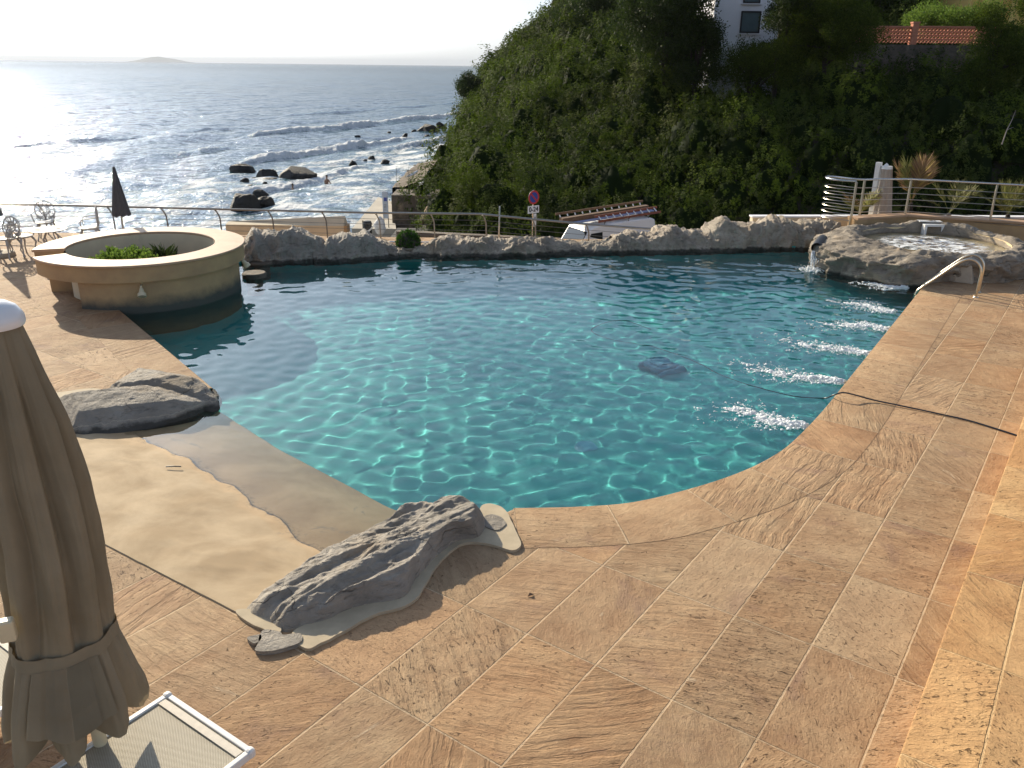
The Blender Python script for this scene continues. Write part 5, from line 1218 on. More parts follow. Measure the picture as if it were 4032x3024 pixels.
# ------------------------------------------------------------------ hillside
def hill_z(x, y):
    x = np.asarray(x, float); y = np.asarray(y, float)
    az = x / np.maximum(y, 1)
    rt = sstep(.10, .36, az)
    # shoreline of the headland (left limit of the land)
    xl = np.interp(y, [30, 44, 50, 60, 80, 100, 120, 140, 152, 170, 220], [-5.0, -5.0, -6.0, -6.1, -5.5, -5.0, -5.0, -8.0, -9.0, 4.0, 40.0])
    y0 = 41 + 3.0 * (1 - sstep(-.1, .05, az)) + 0 * x
    d = y - y0
    mid = .42 * np.clip(d, 0, None)
    steep = np.minimum(.74 * np.clip(d, 0, None), 5.4 + .10 * np.clip(d, 0, None) + .30 * np.clip(d - 26, 0, None))
    up = mid * (1 - rt) + steep * rt
    up = np.minimum(up, 21 + .04 * d)
    lf = 1 - np.exp(-np.clip(x - xl, 0, None) / 17.0)
    base = -3.9
    und = 2.6 * fbm(np.stack([x * .06 + 3, y * .055, 0 * x], -1), 2) * sstep(46, 58, y)
    z = base + (up + und) * lf
    z = np.where(x < xl, -6.5, z)
    return z
ys = np.r_[np.linspace(21.2, 60, 110), np.linspace(61, 230, 130)]; us = np.linspace(-.16, 1.05, 220)
YY, UU = np.meshgrid(ys, us, indexing='ij'); XX = UU * YY
ZZ = hill_z(XX, YY) + .35 * fbm(np.stack([XX, YY, 0 * XX], -1) * .12, 3) * (YY > 44)
tag(mk('hillside', np.stack([XX, YY, ZZ], -1), grid_faces(len(ys), len(us))[:, ::-1], M['dark_earth'], smooth=True), kind='structure')
# road below the terrace
rz = -3.86
tag(mk('road', [(-6, 30, rz), (40, 30, rz), (40, 40.5, rz), (-6, 43, rz)], [(0, 1, 2, 3)], M['road']), kind='structure')
# scrub: sprigs of leaves over the whole slope
def blocked(x, y):      # clearings: house, lattice wall, road
    m = (y < 41.0) & (x > 2.2)
    m |= (np.abs(x - at(2935, 100, 62)[0]) < 3.6) & (y > 61.0) & (y < 69)
    m |= (x > at(3350, 140, 60)[0] - .6) & (x < at(3950, 140, 60)[0]) & (y > 59.0) & (y < 66)
    m |= (x > at(3500, 300, 53)[0]) & (x < at(3860, 300, 53)[0]) & (y > 53.5) & (y <= 55.5)
    return m
def scrub_mass():
    r = np.random.default_rng(12)
    XL = lambda y: np.interp(y, [30, 44, 50, 60, 80, 100, 120, 140, 152, 170, 220], [-5.0, -5.0, -6.0, -6.1, -5.5, -5.0, -5.0, -8.0, -9.0, 4.0, 40.0])
    cells = {}; S_ = []
    for k in range(42000):                                  # shrubs keep their distance: each one its own dome
        y = 38 + 118 * r.random() ** 1.35; x = r.uniform(-.13, .72) * y; rad = r.uniform(.55, 1.0) + 1.5 * r.random() ** 2.2
        if y > 90: rad *= 1.25
        if x < XL(y) + .25 * rad or blocked(np.float64(x), np.float64(y)) or (y < 48.3 and x < -3.9): continue
        gx, gy = int(x // 3), int(y // 3); ok = True
        for a in (-1, 0, 1):
            for b in (-1, 0, 1):
                for (x2, y2, r2) in cells.get((gx + a, gy + b), ()):
                    if (x - x2) ** 2 + (y - y2) ** 2 < (.56 * (rad + r2)) ** 2: ok = False; break
                if not ok: break
            if not ok: break
        if ok: cells.setdefault((gx, gy), []).append((x, y, rad)); S_.append((x, y, rad))
    for q in np.linspace(-6.0, 6.5, 10): S_.append((at(2935, 100, 60)[0] + q + r.normal() * .3, 59.6 + r.normal() * .5, r.uniform(1.5, 2.1)))
    for q in np.linspace(3330, 3990, 13): S_.append((at(q, 170, 58)[0], 58.2 + r.normal() * .3, r.uniform(1.1, 1.6)))
    S_ = np.array(S_); xx, yy, rad = S_.T; zz = hill_z(xx, yy)
    ok = zz > -5; xx, yy, rad, zz = xx[ok], yy[ok], rad[ok], zz[ok]
    hgt = rad * r.uniform(1.0, 1.9, len(xx))
    hue_patch = np.clip(.5 + 1.3 * fbm(np.stack([xx, yy, 0 * xx], -1) * .10 + 70, 3) + .22 * r.normal(size=len(xx)), 0, 1)
    Cn, Nn, Tn, Hn, Ln = [], [], [], [], []
    for k in range(len(xx)):
        dist = yy[k]; ls = .078 + .0019 * (dist - 40)
        ns = int(np.clip(rad[k] * (rad[k] + hgt[k]) * 19.0 * (52 / dist), 26, 380)); per = 13
        d = r.normal(size=(ns * 2, 3)); d /= np.linalg.norm(d, axis=1)[:, None]; d = d[(d[:, 2] > -.15) & (d[:, 1] < .5)][:ns]; m_ = len(d)
        lump = 1 + .50 * fbm(d * 1.9 + k * 1.7, 2) + .10 * r.normal(size=m_)
        p = np.array([xx[k], yy[k], zz[k] + .1]) + d * np.array([rad[k], rad[k], hgt[k]]) * lump[:, None]
        jit = r.normal(size=(m_ * per, 3)) * ls * .8; jit[:, 2] *= 1.6; q = np.repeat(d, per, 0)
        Cn.append(np.repeat(p, per, 0) + jit); Nn.append(q + r.normal(size=q.shape) * .30 + np.array([0, 0, .25]))
        Tn.append(np.repeat(np.clip(r.random() * .75 + r.random(m_) * .25, 0, 1), per)); Hn.append(np.full(m_ * per, hue_patch[k])); Ln.append(np.full(m_ * per, ls * 1.55))
    C_ = np.vstack(Cn); Nn = np.vstack(Nn); Nn /= np.linalg.norm(Nn, axis=1)[:, None]; L_ = np.concatenate(Ln) * r.uniform(.7, 1.25, len(C_)); n = len(C_)
    up = np.tile([0, 0, 1.0], (n, 1)) + r.normal(size=(n, 3)) * .8; s_ = np.cross(Nn, up); s_ /= np.linalg.norm(s_, axis=1)[:, None]; d = np.cross(s_, Nn)
    w = (L_ * .30)[:, None]; L_ = L_[:, None]
    v = np.stack([C_ - d * L_ * .5, C_ + s_ * w, C_ + d * L_ * .5, C_ - s_ * w], 1).reshape(-1, 3)
    # opaque dark core domes, added to stop light leaking through each shrub
    a_ = np.linspace(0, 2 * math.pi, 12, endpoint=False); e_ = np.array([-.25, .25, .7, 1.1, 1.5]); A2, E2 = np.meshgrid(a_, e_, indexing='ij')
    dd = np.stack([np.cos(A2) * np.cos(E2), np.sin(A2) * np.cos(E2), np.sin(E2)], -1).reshape(-1, 3); cf = grid_faces(12, 5, True)
    cv, cfs = [], []
    for k in range(len(xx)):
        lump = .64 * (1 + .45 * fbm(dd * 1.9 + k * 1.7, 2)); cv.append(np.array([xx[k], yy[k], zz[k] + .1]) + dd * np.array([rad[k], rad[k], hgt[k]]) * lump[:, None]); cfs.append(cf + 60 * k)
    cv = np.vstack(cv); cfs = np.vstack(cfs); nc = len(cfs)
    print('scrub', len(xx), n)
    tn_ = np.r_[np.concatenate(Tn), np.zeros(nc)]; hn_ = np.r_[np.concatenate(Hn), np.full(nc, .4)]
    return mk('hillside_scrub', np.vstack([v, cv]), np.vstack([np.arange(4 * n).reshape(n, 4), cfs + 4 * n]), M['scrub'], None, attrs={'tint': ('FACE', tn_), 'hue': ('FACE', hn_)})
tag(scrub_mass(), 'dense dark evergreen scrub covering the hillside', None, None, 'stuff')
# ------------------------------------------------------------------ trees one can tell apart
def tree(base, height, rx, rz_, label, seed, m, n_lobes=16, leaf=.16, dens=1.0, trunk_r=.16, crown_z=.62, squash=1.0):
    e = empty('tree', tuple(base), 0, label, 'tree', 'trees on the hill'); r = np.random.default_rng(seed)
    lobes = []
    for k in range(n_lobes):
        d = r.normal(size=3); d /= np.linalg.norm(d); q = r.uniform(.45, .95); lobes.append((np.array([0, 0, height * crown_z]) + d * np.array([rx, rx * squash, rz_]) * q, r.uniform(.32, .52) * rx))
    P, D, T = [], [], []
    for c_, lr in lobes:
        ns = int(46 * dens * (lr / .8) ** 1.4 * 2.2) + 26; d = r.normal(size=(ns, 3)); d /= np.linalg.norm(d, axis=1)[:, None]
        p = c_ + d * np.array([lr, lr, lr * .75]) * r.uniform(.55, 1.1, ns)[:, None]; per = 9
        P.append(np.repeat(p, per, 0) + r.normal(size=(ns * per, 3)) * leaf * .95); D.append(np.repeat(d + np.array([0, 0, .3]), per, 0)); T.append(np.repeat(np.clip(.25 * r.random() + .75 * r.random(ns), 0, 1), per))
    leaves('crown', np.vstack(P), np.vstack(D), leaf * .8, m, e, .55, np.concatenate(T), None, .6, seed)
    mb = MB(); top = np.array([0, 0, height * crown_z])
    mb.tube([(0, 0, -.5), (.06, .03, height * .2), (-.04, .0, height * .4), tuple(top)], [trunk_r * 1.25, trunk_r, trunk_r * .8, trunk_r * .5], 9)
    for c_, lr in lobes[::2]:
        s_ = np.array([-.02, 0, height * r.uniform(.25, .5)]); mb.tube([s_, s_ * .45 + c_ * .55 + np.array([0, 0, .1]), c_], [trunk_r * .5, trunk_r * .32, trunk_r * .12], 6)
    mb.build('trunk', M['bark'], e, True); return e
def on_hill(px, py, Y, dz=0.0):
    p = at(px, py, Y); return np.array([p[0], Y, float(hill_z(p[0], Y)) + dz])
def tree_px(cx, cy, wpx, hpx, Y, label, seed, m, **kw):
    c = at(cx, cy, Y); s_ = math.hypot(c[0], c[1]) / 3300; b = on_hill(cx, cy, Y, -.2); rz_ = hpx * s_ / 2; rx = wpx * s_ / 2
    hgt = max(c[2] - b[2], .8); return tree(b, hgt / .62, rx, rz_, label, seed, m, **kw)
tree_px(2625, 60, 390, 420, 60, 'broad dark tree in front of the left side of the white house', 1, M['dark_leaf'], n_lobes=26, leaf=.20, dens=1.3)
tree_px(2330, 60, 240, 190, 88, 'dark rounded tree on the skyline of the hill left of the white house', 9, M['dark_leaf'], n_lobes=16, leaf=.22)
tree_px(2745, 215, 200, 230, 59.0, 'dark bushy tree at the lower left corner of the white house', 12, M['dark_leaf'], n_lobes=14, leaf=.16)
tree_px(2960, 250, 330, 110, 58.6, 'low leafy bush hiding the foot of the white house', 13, M['scrub'], n_lobes=16, leaf=.14)
tree_px(3085, 15, 230, 200, 57.5, 'dark tree whose branches hang over the right side of the white house', 2, M['dark_leaf'], n_lobes=18, leaf=.15, dens=1.2)
tree_px(3270, 110, 330, 260, 56, 'sunlit olive green tree between the white house and the brick lattice wall', 3, M['scrub'], n_lobes=20, leaf=.15, dens=1.2)
tree_px(3925, 225, 230, 290, 52, 'olive green tree at the right edge below the yellow house', 4, M['scrub'], n_lobes=18, leaf=.15, dens=1.2)
tree_px(3760, 75, 260, 90, 64, 'low yellow green tree in front of the yellow house', 5, M['bright_leaf'], n_lobes=14, leaf=.17)
tree_px(4080, 150, 220, 300, 58, 'tall tree cut off by the right edge of the photo', 6, M['scrub'], n_lobes=16, leaf=.16)
for k, (x, wd_) in enumerate(((3500, 300), (3690, 280), (3340, 240))):
    tree_px(x, -160, wd_, 330, 78 + k, ['dark pine with a pale trunk behind the brick lattice wall', 'dark pine behind the right half of the brick lattice wall', 'dark tall tree behind the left end of the brick lattice wall'][k], 20 + k, M['dark_leaf'], n_lobes=18, leaf=.24, trunk_r=.22)
tree_px(1862, 345, 110, 120, 112, 'dark round bush standing out over the sea on the headland', 31, M['dark_leaf'], n_lobes=10, leaf=.24)
tree_px(1900, 800, 330, 240, 42.5, 'bright green bush at the foot of the slope behind the railing', 32, M['scrub'], n_lobes=18, leaf=.12, dens=1.4)
# ------------------------------------------------------------------ houses and walls on the hill
YH = 62
a = at(2800, 190, YH); b_ = at(3062, 190, YH)
e = empty('white_house', (a[0], YH, 0), 0, 'white rendered house with dark framed windows high on the hill', 'house')
mb = MB(); w_ = b_[0] - a[0]; zlo = float(hill_z(a[0], YH)) - 2; mb.box((w_ / 2, 3.0, (zlo + 13) / 2), (w_, 6.0, 13 - zlo), 0); mb.build('wall', M['house_white'], e)
def hwin(x0, y0, x1, y1):
    p, q = at(x0, y0, YH) - np.array([a[0], YH, 0]), at(x1, y1, YH) - np.array([a[0], YH, 0]); cx, cz, sx, sz = (p[0] + q[0]) / 2, (p[2] + q[2]) / 2, abs(q[0] - p[0]), abs(q[2] - p[2])
    mb = MB(); tk = .10
    for (c, s) in (((cx, cz + sz / 2), (sx + tk, tk)), ((cx, cz - sz / 2), (sx + tk, tk)), ((cx - sx / 2, cz), (tk, sz - tk)), ((cx + sx / 2, cz), (tk, sz - tk))): mb.box((c[0], -.01, c[1]), (s[0], .12, s[1]), 0)
    f_ = mb.build('window', M['black'], e); mb = MB(); mb.box((cx, -.003, cz), (sx, .02, sz), 0); mb.build('pane', M['glass_blue'], f_)
    mb = MB(); mb.box((cx, -.08, cz - sz / 2 - .10), (sx + .3, .2, .06), 0); mb.build('sill', M['house_white'], f_)
M['glass_blue'] = pmat('window_glass', (.10, .14, .15), .08, 0, .1, 2)
hwin(2922, 46, 2986, 128); hwin(2935, -60, 2990, 10)
a2 = at(3875, 44, 70); e = empty('yellow_house', (a2[0], 70, 0), 0, 'yellow house with arched openings half hidden by trees at the top right', 'house')
mb = MB(); zb_ = float(hill_z(a2[0], 70)) - 1
for (x, w_) in ((.2, .5), (2.2, .4), (4.3, .5)): mb.box((x, .25, (zb_ + 11) / 2), (w_, .5, 11 - zb_), 0)
mb.box((2.3, .28, 12.3), (5.0, .56, 2.6), 0); mb.build('porch', M['house_yellow'], e)
mb = MB(); mb.box((4.4, 4.0, (zb_ + 13.6) / 2), (10, 6, 13.6 - zb_), 0); mb.build('wall', M['house_yellow'], e)
# lattice wall of terracotta
YL = 60
e = empty('lattice_wall', (at(3350, 140, YL)[0], YL, 0), 0, 'terracotta lattice wall with brick pillars on the hill terrace', 'wall')
x0 = at(3350, 140, YL)[0]
for (pa_, pb2, top_l, top_r, bot_) in ((3372, 3588, 108, 108, 170), (3618, 3900, 109, 109, 173)):
    A1, B1 = at(pa_, top_l, YL), at(pb2, bot_, YL); w_ = B1[0] - A1[0]; h_ = A1[2] - B1[2]; mb = MB(); cell = h_ / 4; n_c = int(round(w_ / cell))
    for i in range(n_c):
        for j in range(4):
            cx, cz = A1[0] - x0 + (i + .5) * w_ / n_c, B1[2] + (j + .5) * cell; s_ = math.hypot(cell, w_ / n_c)
            for sg in (1, -1):
                mb.box((cx, 0, cz), (s_ * .98, .10, .045), 0, 0, Matrix.Rotation(sg * math.atan2(cell, w_ / n_c), 4, 'Y'))
            mb.box((cx, 0, cz + cell / 2), (w_ / n_c, .12, .04), 0)
    mb.build('lattice_panel', M['terracotta'], e)
    mb = MB(); mb.box((A1[0] - x0 + w_ / 2, 0, A1[2] + .06), (w_, .24, .10), 0, .01); mb.build('coping', M['terracotta'], e)
for px, t0, b0 in ((3603, 92, 176), (3362, 100, 172), (3915, 100, 178)):
    A1, B1 = at(px, t0, YL), at(px, b0, YL); mb = MB(); mb.box((A1[0] - x0, -.05, (A1[2] + B1[2]) / 2), (.40, .40, A1[2] - B1[2]), 0, .01); mb.box((A1[0] - x0, -.05, A1[2] + .04), (.48, .48, .10), 0, .01); mb.build('brick_pillar', M['terracotta'], e)
A1, B1 = at(3350, 172, YL), at(3960, 176, YL); e2 = empty('retaining_wall', (A1[0], YL - .2, 0), 0, 'grey retaining wall under the terracotta lattice wall', 'wall')
mb = MB(); zz0 = float(hill_z(A1[0], YL)) - 3; w_ = B1[0] - A1[0]; mb.box((w_ / 2, .2, (A1[2] - .03 + zz0) / 2), (w_, .5, A1[2] - .03 - zz0), 0); mb.build('wall', M['masonry'], e2)
# grass strip on the terrace
r = np.random.default_rng(66); N = 9000
gx = r.uniform(at(3520, 270, 54)[0], at(3850, 270, 54)[0], N); gy = r.uniform(53.6, 55.6, N); gz = hill_z(gx, gy)
o = leaves('terrace_grass', np.stack([gx, gy, gz + .12], -1), np.tile([0, 0, 1.0], (N, 1)), .28, M['bright_leaf'], None, .14, None, None, .4, 9); tag(o, 'strip of grass on the terrace under the retaining wall', None, None, 'stuff')
# bare branch sticking out of the dark slope
bp_ = at(3955, 520, 43.5); e = empty('dead_branch', tuple(bp_), 0, 'bare pale branch sticking out of the dark scrub on the right slope', 'branch')
MB().tube([(0, 0, -.6), (.1, 0, .1), (.25, 0, .6), (.33, 0, 1.05)], [.03, .024, .016, .006], 6).build('stem', M['taupe_fabric'], e, True)
MB().tube([(.1, 0, .1), (.3, 0, .2), (.42, 0, .24)], [.016, .01, .004], 5).build('twig', M['taupe_fabric'], e, True)
# ------------------------------------------------------------------ foot of the headland: steps, sea wall, panel, bin, sack, stakes
YW = 48.0
M['dark_earth2'] = pmat('brown_earth_and_stones', (.13, .10, .07), .95, 0, .4, 2.0, .7, 6, .06)
tl, tr = at(1540, 768, YW), at(1712, 775, YW)
e = empty('sea_wall', (tl[0], YW, 0), 0, 'dark rough masonry sea wall with stepped top at the foot of the headland', 'wall')
w_ = tr[0] - tl[0] + 1; h0 = tl[2]
mb = MB(); mb.box((w_ / 2, 1.3, (h0 - 7) / 2), (w_, 2.6, h0 + 7), 0, .04)
mb.build('wall', M['masonry'], e)
v = []; ny_, nx2 = 40, 10
for i in range(ny_):
    q = i / (ny_ - 1); y_ = 2.6 + 11 * q; xl_ = at(np.interp(q, [0, 1], [1543, 1645]), 700, YW + y_)[0] - tl[0]; zt_ = h0 + .05 + .25 * q
    for j in range(nx2):
        w = j / (nx2 - 1); v.append((xl_ + (0 if j == 0 else 0) + 1.8 * max(0, w - .15) / .85, y_, (-7 if j == 0 else zt_ + .5 * w * w + .16 * float(perlin(np.array([xl_ + 4 * w, y_ * .8, 3.0]))))))
v = np.array(v); v[:, 0] += .08 * perlin(np.c_[v[:, 0] * 1.5, v[:, 1] * 1.5, v[:, 2]])
mk('earth_top', v, grid_faces(ny_, nx2), M['dark_earth2'], e)
pt_ = [gp(1385, 905, -4.55), gp(1560, 905, -4.55), gp(1545, 800, -4.6), gp(1490, 790, -4.75)]
tag(MB().prism([tuple(p[:2]) for p in pt_], -7, -4.5).build('concrete_ramp', M['ramp']), kind='structure')
pn_a, pn_b = at(1504, 754, 46.5), at(1531, 860, 46.5); e = empty('info_panel', ((pn_a[0] + pn_b[0]) / 2, 46.5, -4.5), R(-12), 'tall white information panel with a small blue picture beside the sea wall', 'information panel')
w_ = pn_b[0] - pn_a[0]; zt, zb_ = pn_a[2] + 4.5, pn_b[2] + 4.5
mb = MB(); mb.box((0, 0, (zt + zb_) / 2), (w_, .05, zt - zb_), 0, .01); mb.build('board', pmat('pale_grey_board', (.50, .53, .57), .5, 0, .05, 3), e)
mb = MB(); mb.box((.02, -.028, zt - .42), (w_ * .55, .006, .20), 0); mb.build('picture', M['blue'], e)
for k, z in enumerate((.72, .80, .88, 1.0)): 
    mb = MB(); mb.box((-.01, -.028, zt - z), (w_ * (.5 - .06 * (k % 2)), .005, .022), 0); mb.build('text_line', M['masonry'], e)
for s in (-1, 1): MB().tube([(s * w_ * .42, .03, 0), (s * w_ * .42, .03, zb_ + .1)], .025, 8).build('leg', M['steel_dark'], e, True)
p = at(1449, 925, 39); e = empty('litter_bin', (p[0] , 39, p[2] - .4), 0, 'black litter bin with a rounded hood beside the white sack', 'bin')
z1 = at(1449, 868, 39)[2] - p[2] + .4
MB().lathe([(.001, .0), (.17, .0), (.19, .05), (.20, z1 - .25), (.19, z1 - .22), (.001, z1 - .22)], n=20).build('bin_body', M['black'], e, True)
MB().lathe([(.21, z1 - .20), (.21, z1 - .12), (.16, z1 - .02), (.001, z1)], n=20).build('hood', M['black'], e, True)
mb = MB(); mb.box((-.21, 0, z1 * .55), (.05, .05, z1 * .9), 0, .01); mb.build('post', M['black'], e)
p = at(1497, 920, 38.5); e = mk('white_sack', [(0, 0, 0)], []); bpy.data.objects.remove(e)
nu, nv = 36, 24; U_, V_ = np.meshgrid(np.linspace(0, 2 * math.pi, nu, endpoint=False), np.linspace(-math.pi / 2, math.pi / 2, nv), indexing='ij')
v = np.stack([np.cos(U_) * np.cos(V_) * .26, np.sin(U_) * np.cos(V_) * .24, np.sin(V_) * .38], -1); v += (fbm(v * 4 + 5, 4) * .07)[..., None] * v / .3; v[..., 2] += .30 + .12 * np.clip(np.sin(V_), 0, 1) ** 4
o = mk('white_sack', v, grid_faces(nu, nv, True), M['white_sack'], None, smooth=True); o.location = p; tag(o, 'lumpy white sack standing beside the black bin', 'sack')
o = MB().tube([at(1446, 915, 38.6), at(1462, 900, 38.6), at(1474, 884, 38.6)], .035, 8).build('white_tube', M['white_metal'], None, True); tag(o, 'short white tube leaning between the black bin and the white sack', 'tube')
p = at(1612, 712, 55); nx_ = 14; v = []
for i in range(nx_):
    q = i / (nx_ - 1)
    for j in range(6):
        w = j / 5; v.append((-.42 + .95 * q, .1 * w, .05 + .62 * q ** .7 - .42 * (1 - w) * (1 - .8 * q)))
o = mk('curved_board', v, grid_faces(nx_, 6), M['house_white'], None, True); md = o.modifiers.new('thick', 'SOLIDIFY'); md.thickness = .05; o.location = p; tag(o, 'curved white panel lying on top of the sea wall steps', 'panel')
stake_l = ['left thin iron stake on the sea wall', 'second thin iron stake on the sea wall near the curved white panel', 'wooden stake leaning behind the orange slab', 'shorter wooden stake beside the one behind the orange slab']
for (x, y0_, y1_, Y_, lab), m_ in zip(((1559, 660, 765, 49.5, 0), (1608, 655, 770, 49.5, 1), (1707, 755, 850, 45, 2), (1714, 772, 840, 45.1, 3)), ('steel_dark', 'steel_dark', 'wood', 'wood')):
    o = MB().tube([at(x, y1_, Y_), at(x + 2, y0_, Y_)], .022 if m_ == 'wood' else .014, 6).build('stake', M[m_], None, True); tag(o, stake_l[lab], 'stake', 'stakes by the sea wall')
o = MB().tube([at(1500, 678, 49.5), at(1660, 668, 49.5)], .012, 5).build('rope', M['steel_dark'], None, True); tag(o, 'thin rope strung between the iron stakes on the sea wall', 'rope')
# leaning slab of orange sandstone
sl_o = pxo([(1640, 890), (1668, 860), (1700, 835), (1740, 815), (1775, 800), (1790, 830), (1750, 870), (1690, 905)], z=-4.2)
e = empty('sandstone_slab', (0, 0, 0), 0, 'sunlit orange sandstone slab leaning at the foot of the green slope', 'rock')
p = at(1705, 862, 44.6); mb = MB()
for k in range(3):
    q0_, q1_ = at(1652 + 3 * k, 890 - 8 * k, 44.6 + .2 * k), at(1752 - 5 * k, 792 + 4 * k, 44.9 + .2 * k); mb.tube([q0_, (q0_ + q1_) / 2 + np.array([-.10, 0, .14]), q1_], [.16, .26, .12], 9)
mb.build('slab', M['sandstone'], e, True)
# low stone wall along the road
a, b_ = at(1560, 915, 36.5), at(2230, 960, 35.0)
e = empty('roadside_wall', (0, 0, 0), 0, 'low dark stone wall along the road behind the round bush', 'wall')
wall_strip([a[:2], (a[:2] * .5 + b_[:2] * .5), b_[:2]], .4, -4.2, at(1700, 918, 36.2)[2]).build('wall', M['masonry'], e)
# cream parapet with a pointed end
g_a, g_b = at(880, 905, 29.0), at(1362, 905, 29.6)
e = empty('parapet_wall', (g_b[0], g_b[1], 0), 0, 'cream parapet wall with a pointed gable end beyond the sea railing', 'wall')
zt = at(1342, 850, 29.6)[2]; zs = at(1318, 882, 29.6)[2]; L_ = g_b[0] - g_a[0]
v = []
for x in (0, -L_): v += [(x, -.35, -6), (x, .35, -6), (x, .35, zs), (x, 0, zt if x == 0 else zs + .05), (x, -.35, zs)]
mk('wall', v, [(0, 1, 2, 3, 4), (9, 8, 7, 6, 5), (0, 4, 9, 5), (4, 3, 8, 9), (3, 2, 7, 8), (2, 1, 6, 7)], M['cream'], e)
mb = MB(); mb.box((.06, -.1, (zs - 6) / 2), (.12, .5, zs + 6), 0, .01); mb.build('end_pilaster', M['plaster'], e)
# ------------------------------------------------------------------ no parking sign
YS = 33.0
top_ = at(2101, 777, YS); zsn = top_[2]; s_ = YS / 3190.0
e = empty('road_sign', (top_[0], YS, rz), R(38), 'round no parking sign with a 0-24 plate on a grey pole by the road', 'road sign')
hz = zsn - rz; rad = 25.5 * s_ * 1.02
MB().tube([(0, .03, 0), (0, .03, hz + rad)], .028, 10).build('pole', M['steel'], e, True)
def disc(r0, r1, y, m, name, parent):
    mb = MB(); n = 40; v = []
    for k in range(n):
        a = 2 * math.pi * k / n; v += [(r1 * math.cos(a), y, hz + r1 * math.sin(a)), (r0 * math.cos(a), y, hz + r0 * math.sin(a))]
    f = [(2 * k, 2 * ((k + 1) % n), 2 * ((k + 1) % n) + 1, 2 * k + 1) for k in range(n)]
    return mb.add(v, [tuple(q) for q in f]).build(name, m, parent)
mb = MB(); n = 40; v = [(rad * math.cos(2 * math.pi * k / n), y, hz + rad * math.sin(2 * math.pi * k / n)) for y in (-.012, .0) for k in range(n)]
mb.add(v, [tuple(range(n)), tuple(range(2 * n - 1, n - 1, -1))] + [(k, n + k, n + (k + 1) % n, (k + 1) % n) for k in range(n)]); dsk = mb.build('disc', M['steel_dark'], e)
disc(.001, rad * .74, -.016, M['blue'], 'blue_field', dsk); disc(rad * .74, rad, -.018, M['red'], 'red_ring', dsk)
mb = MB(); mb.box((0, -.021, hz), (rad * 1.55, .004, rad * .22), 0, 0, Matrix.Rotation(R(45), 4, 'Y')); mb.build('red_bar', M['red'], dsk)
pz = hz - rad - .20; mb = MB(); mb.box((0, -.006, pz), (.56, .02, .29), 0, .006); plt = mb.build('plate', M['sign_white'], e)
fc = bpy.data.curves.new('plate_text', 'FONT'); fc.body = '0-24'; fc.size = .26; fc.align_x = 'CENTER'; fc.align_y = 'CENTER'; fc.extrude = .002; fc.offset = .006
ft_ = bpy.data.objects.new('plate_text', fc); COL.objects.link(ft_); bpy.context.view_layer.update()
lm_ = bpy.data.meshes.new_from_object(ft_.evaluated_get(bpy.context.evaluated_depsgraph_get())); lm_.materials.clear(); lm_.materials.append(M['black']); bpy.data.objects.remove(ft_)
fo_ = link(bpy.data.objects.new('lettering', lm_), plt); fo_.location = (0, -.020, pz); fo_.rotation_euler = (R(90), 0, 0)
pz2 = pz - .42; mb = MB(); mb.box((.08, -.006, pz2), (.14, .02, .50), 0, .006); p2_ = mb.build('arrow_plate', M['sign_white'], e)
mb = MB(); mb.add([(.08, -.019, pz2 + .16), (.04, -.019, pz2 + .06), (.07, -.019, pz2 + .06), (.07, -.019, pz2 - .05), (.09, -.019, pz2 - .05), (.09, -.019, pz2 + .06), (.12, -.019, pz2 + .06)], [(0, 1, 2, 3, 4, 5, 6)]); mb.build('arrow', M['black'], p2_)
# ------------------------------------------------------------------ van with ladders on its roof
YV = 33.5
vf, vr = at(2250, 940, YV - .6), at(2492, 940, YV + .3)
van_z = rz
e = empty('van', (at(2370, 900, YV)[0], YV, van_z), 0, 'white panel van with ladders and timber on its roof rack parked below the pool', 'van')
# side profile, front of the van towards -x; the body is turned towards the viewer
ztop = at(2400, 868, YV)[2] - van_z
prof = [(-2.35, .35), (-2.38, .75), (-2.25, .98), (-1.55, 1.12), (-.95, ztop - .18), (-.70, ztop - .03), (-.30, ztop), (1.95, ztop - .02), (2.12, ztop - .10), (2.22, 1.2), (2.22, .35)]
half = .88
def vanbody():
    bm = bmesh.new(); cols = []
    for y, sc in ((-half, 1), (-half + .12, 1), (half - .12, 1), (half, 1)):
        cols.append([bm.verts.new((x, y * (1.0 if z < 1.2 else .92), z)) for x, z in prof])
    n = len(prof)
    for a_, b2 in zip(cols, cols[1:]):
        for i in range(n): bm.faces.new((a_[i], a_[(i + 1) % n], b2[(i + 1) % n], b2[i]))
    bm.faces.new(cols[0][::-1]); bm.faces.new(cols[-1]); bmesh.ops.recalc_face_normals(bm, faces=bm.faces)
    me = bpy.data.meshes.new('body'); bm.to_mesh(me); bm.free(); return me
me = vanbody(); me.materials.append(M['van_paint']); bo = bpy.data.objects.new('body', me); link(bo, e); bv = bo.modifiers.new('bevel', 'BEVEL'); bv.width = .05; bv.segments = 3; bv.limit_method = 'ANGLE'; bv.angle_limit = R(25)
for p in me.polygons: p.use_smooth = True
me.set_sharp_from_angle(angle=R(35))
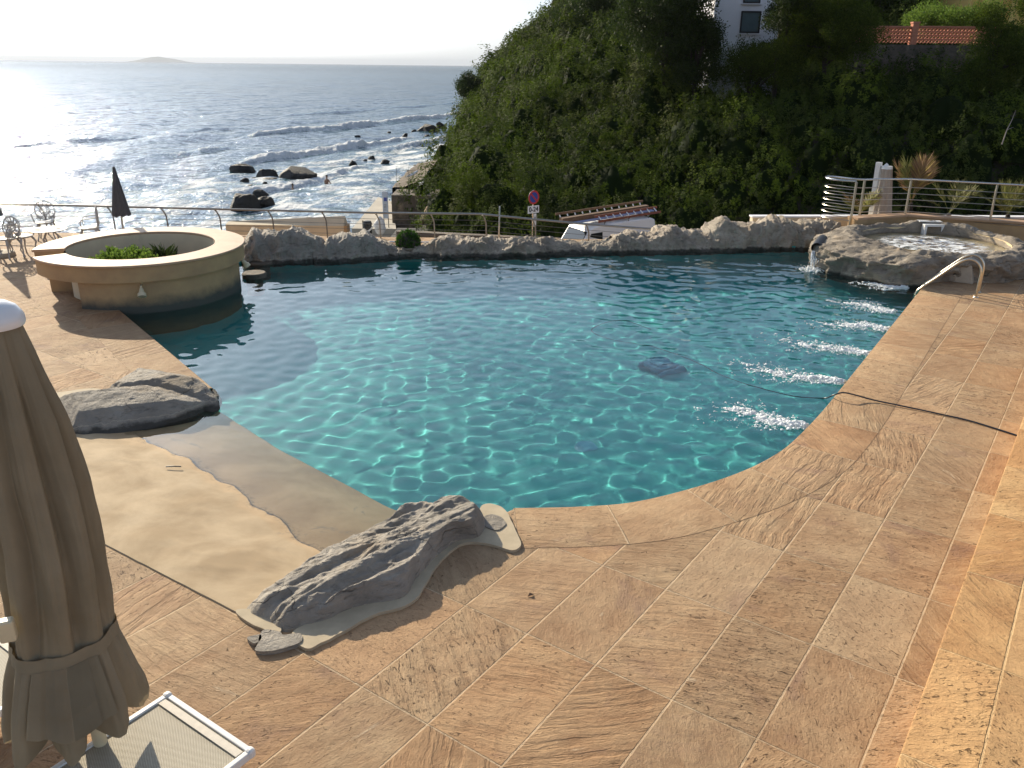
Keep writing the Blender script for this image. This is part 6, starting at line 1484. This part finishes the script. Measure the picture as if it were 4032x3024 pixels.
# glass: windscreen and front side windows, a few millimetres proud
def quad(name, pts, m, parent, th=.012):
    o = mk(name, pts, [tuple(range(len(pts)))], m, parent); md = o.modifiers.new('t', 'SOLIDIFY'); md.thickness = th; md.offset = 0; return o
hy = half * .92
quad('windscreen', [(-1.53, -hy + .08, 1.155), (-1.53, hy - .08, 1.155), (-.98, hy - .10, ztop - .20), (-.98, -hy + .10, ztop - .20)], M['glass_dark'], e, .03)
for sg in (-1, 1):
    yy0, yy1 = sg * (half + .004), sg * (half * .92 + .016)
    quad('side_window', [(-1.28, sg * (half * .935 + .008), 1.19), (-.35, sg * (half * .935 + .008), 1.19), (-.35, yy1, ztop - .26), (-.86, yy1, ztop - .26)], M['glass_dark'], e)
    wmb = MB(); wmb.box((-1.2, sg * (half + .10), 1.22), (.12, .16, .20), 0, .03); wmb.build('mirror', M['black'], e)
    for x in (-1.55, 1.45):
        c0 = np.array([x, sg * (half - .02), .33]); tw = MB(); tw.tube([c0 + np.array([0, -.1, 0]), c0 + np.array([0, .1, 0])], .33, 24); wh = tw.build('wheel', M['black'], e, True)
        MB().tube([c0 + np.array([0, sg * .10, 0]), c0 + np.array([0, sg * .112, 0])], .20, 16).build('rim', M['steel'], wh, True)
    hb = MB(); hb.box((-2.3, sg * .62, .85), (.14, .28, .18), 0, .04); hb.build('headlight', M['sign_white'], e)
    db = MB(); db.box((-.30, sg * (half + .002), .8), (.012, .012, .9), 0); db.build('door_seam', M['black'], e)
for x in (-.2, .9, 1.85):
    mb = MB(); mb.box((x, 0, ztop + .10), (.05, 1.6, .04), 0, .005)
    for s in (-1, 1): mb.box((x, s * .72, ztop + .04), (.04, .04, .14), 0)
    mb.build('rack_bar', M['steel_dark'], e)
e.rotation_euler = (R(0), R(-4.0), R(26))
bpy.context.view_layer.update()
MWv = e.matrix_world.copy()
def on_van(name, label, cat, group, parts):
    t_ = empty(name, (0, 0, 0), 0, label, cat, group); t_.matrix_world = MWv
    for nm, mb_, m_ in parts: mb_.build(nm, m_, t_)
    return t_
def ladder_parts(y, z, x0_, x1_, w, m_r, m_s, tilt, nr2=9):
    out = []
    for s in (0, w):
        q = MB(); q.box(((x0_ + x1_) / 2, y + s * math.cos(tilt), z + s * math.sin(tilt)), (x1_ - x0_, .035, .09), 0, .004); out.append(('side_rail', q, m_r))
    for k in range(nr2):
        q = MB(); x = x0_ + (k + .5) * (x1_ - x0_) / nr2; q.box((x, y + w / 2 * math.cos(tilt), z + w / 2 * math.sin(tilt)), (.04, w * math.cos(tilt) + .02, .03), 0, 0, Matrix.Rotation(tilt, 4, 'X')); out.append(('rung', q, m_s))
    return out
on_van('ladder', 'red brown ladder with white rungs on the near side of the van roof', 'ladder', None, ladder_parts(-.86, ztop + .18, -.55, 2.35, .30, M['red_wood'], M['sign_white'], .5))
on_van('ladder', 'long brown wooden ladder lying highest on the van roof rack', 'ladder', None, ladder_parts(.20, ztop + .16, -1.75, 2.35, .34, M['wood'], M['sign_white'], .9, 12))
q = MB()
for k in range(4): q.box((.3, .05 + .0 * k, ztop + .16 + .05 * k), (4.0, .30, .046), 0, .004)
on_van('timber_stack', 'stack of brown planks on the van roof rack', 'timber', None, [('planks', q, M['wood'])])
q = MB(); q.box((.4, -.32, ztop + .155), (3.9, .20, .05), 0, .006)
on_van('blue_beam', 'long blue white aluminium beam on the van roof rack', 'beam', None, [('beam', q, pmat('pale_blue_aluminium', (.25, .32, .52), .4, .3, .1, 5))])
# ------------------------------------------------------------------ air over the sea
t = NT('sea_haze'); t.t.nodes.remove(t.b); pv = t.n('VolumePrincipled'); pv.inputs['Color'].default_value = (.86, .92, 1, 1); pv.inputs['Density'].default_value = 4.5e-5; t.l(pv.outputs[0], t.out.inputs['Volume'])
mb = MB(); mb.box((0, 5000, 96), (80000, 80000, 210)); tag(mb.build('haze', t.m), kind='stuff')
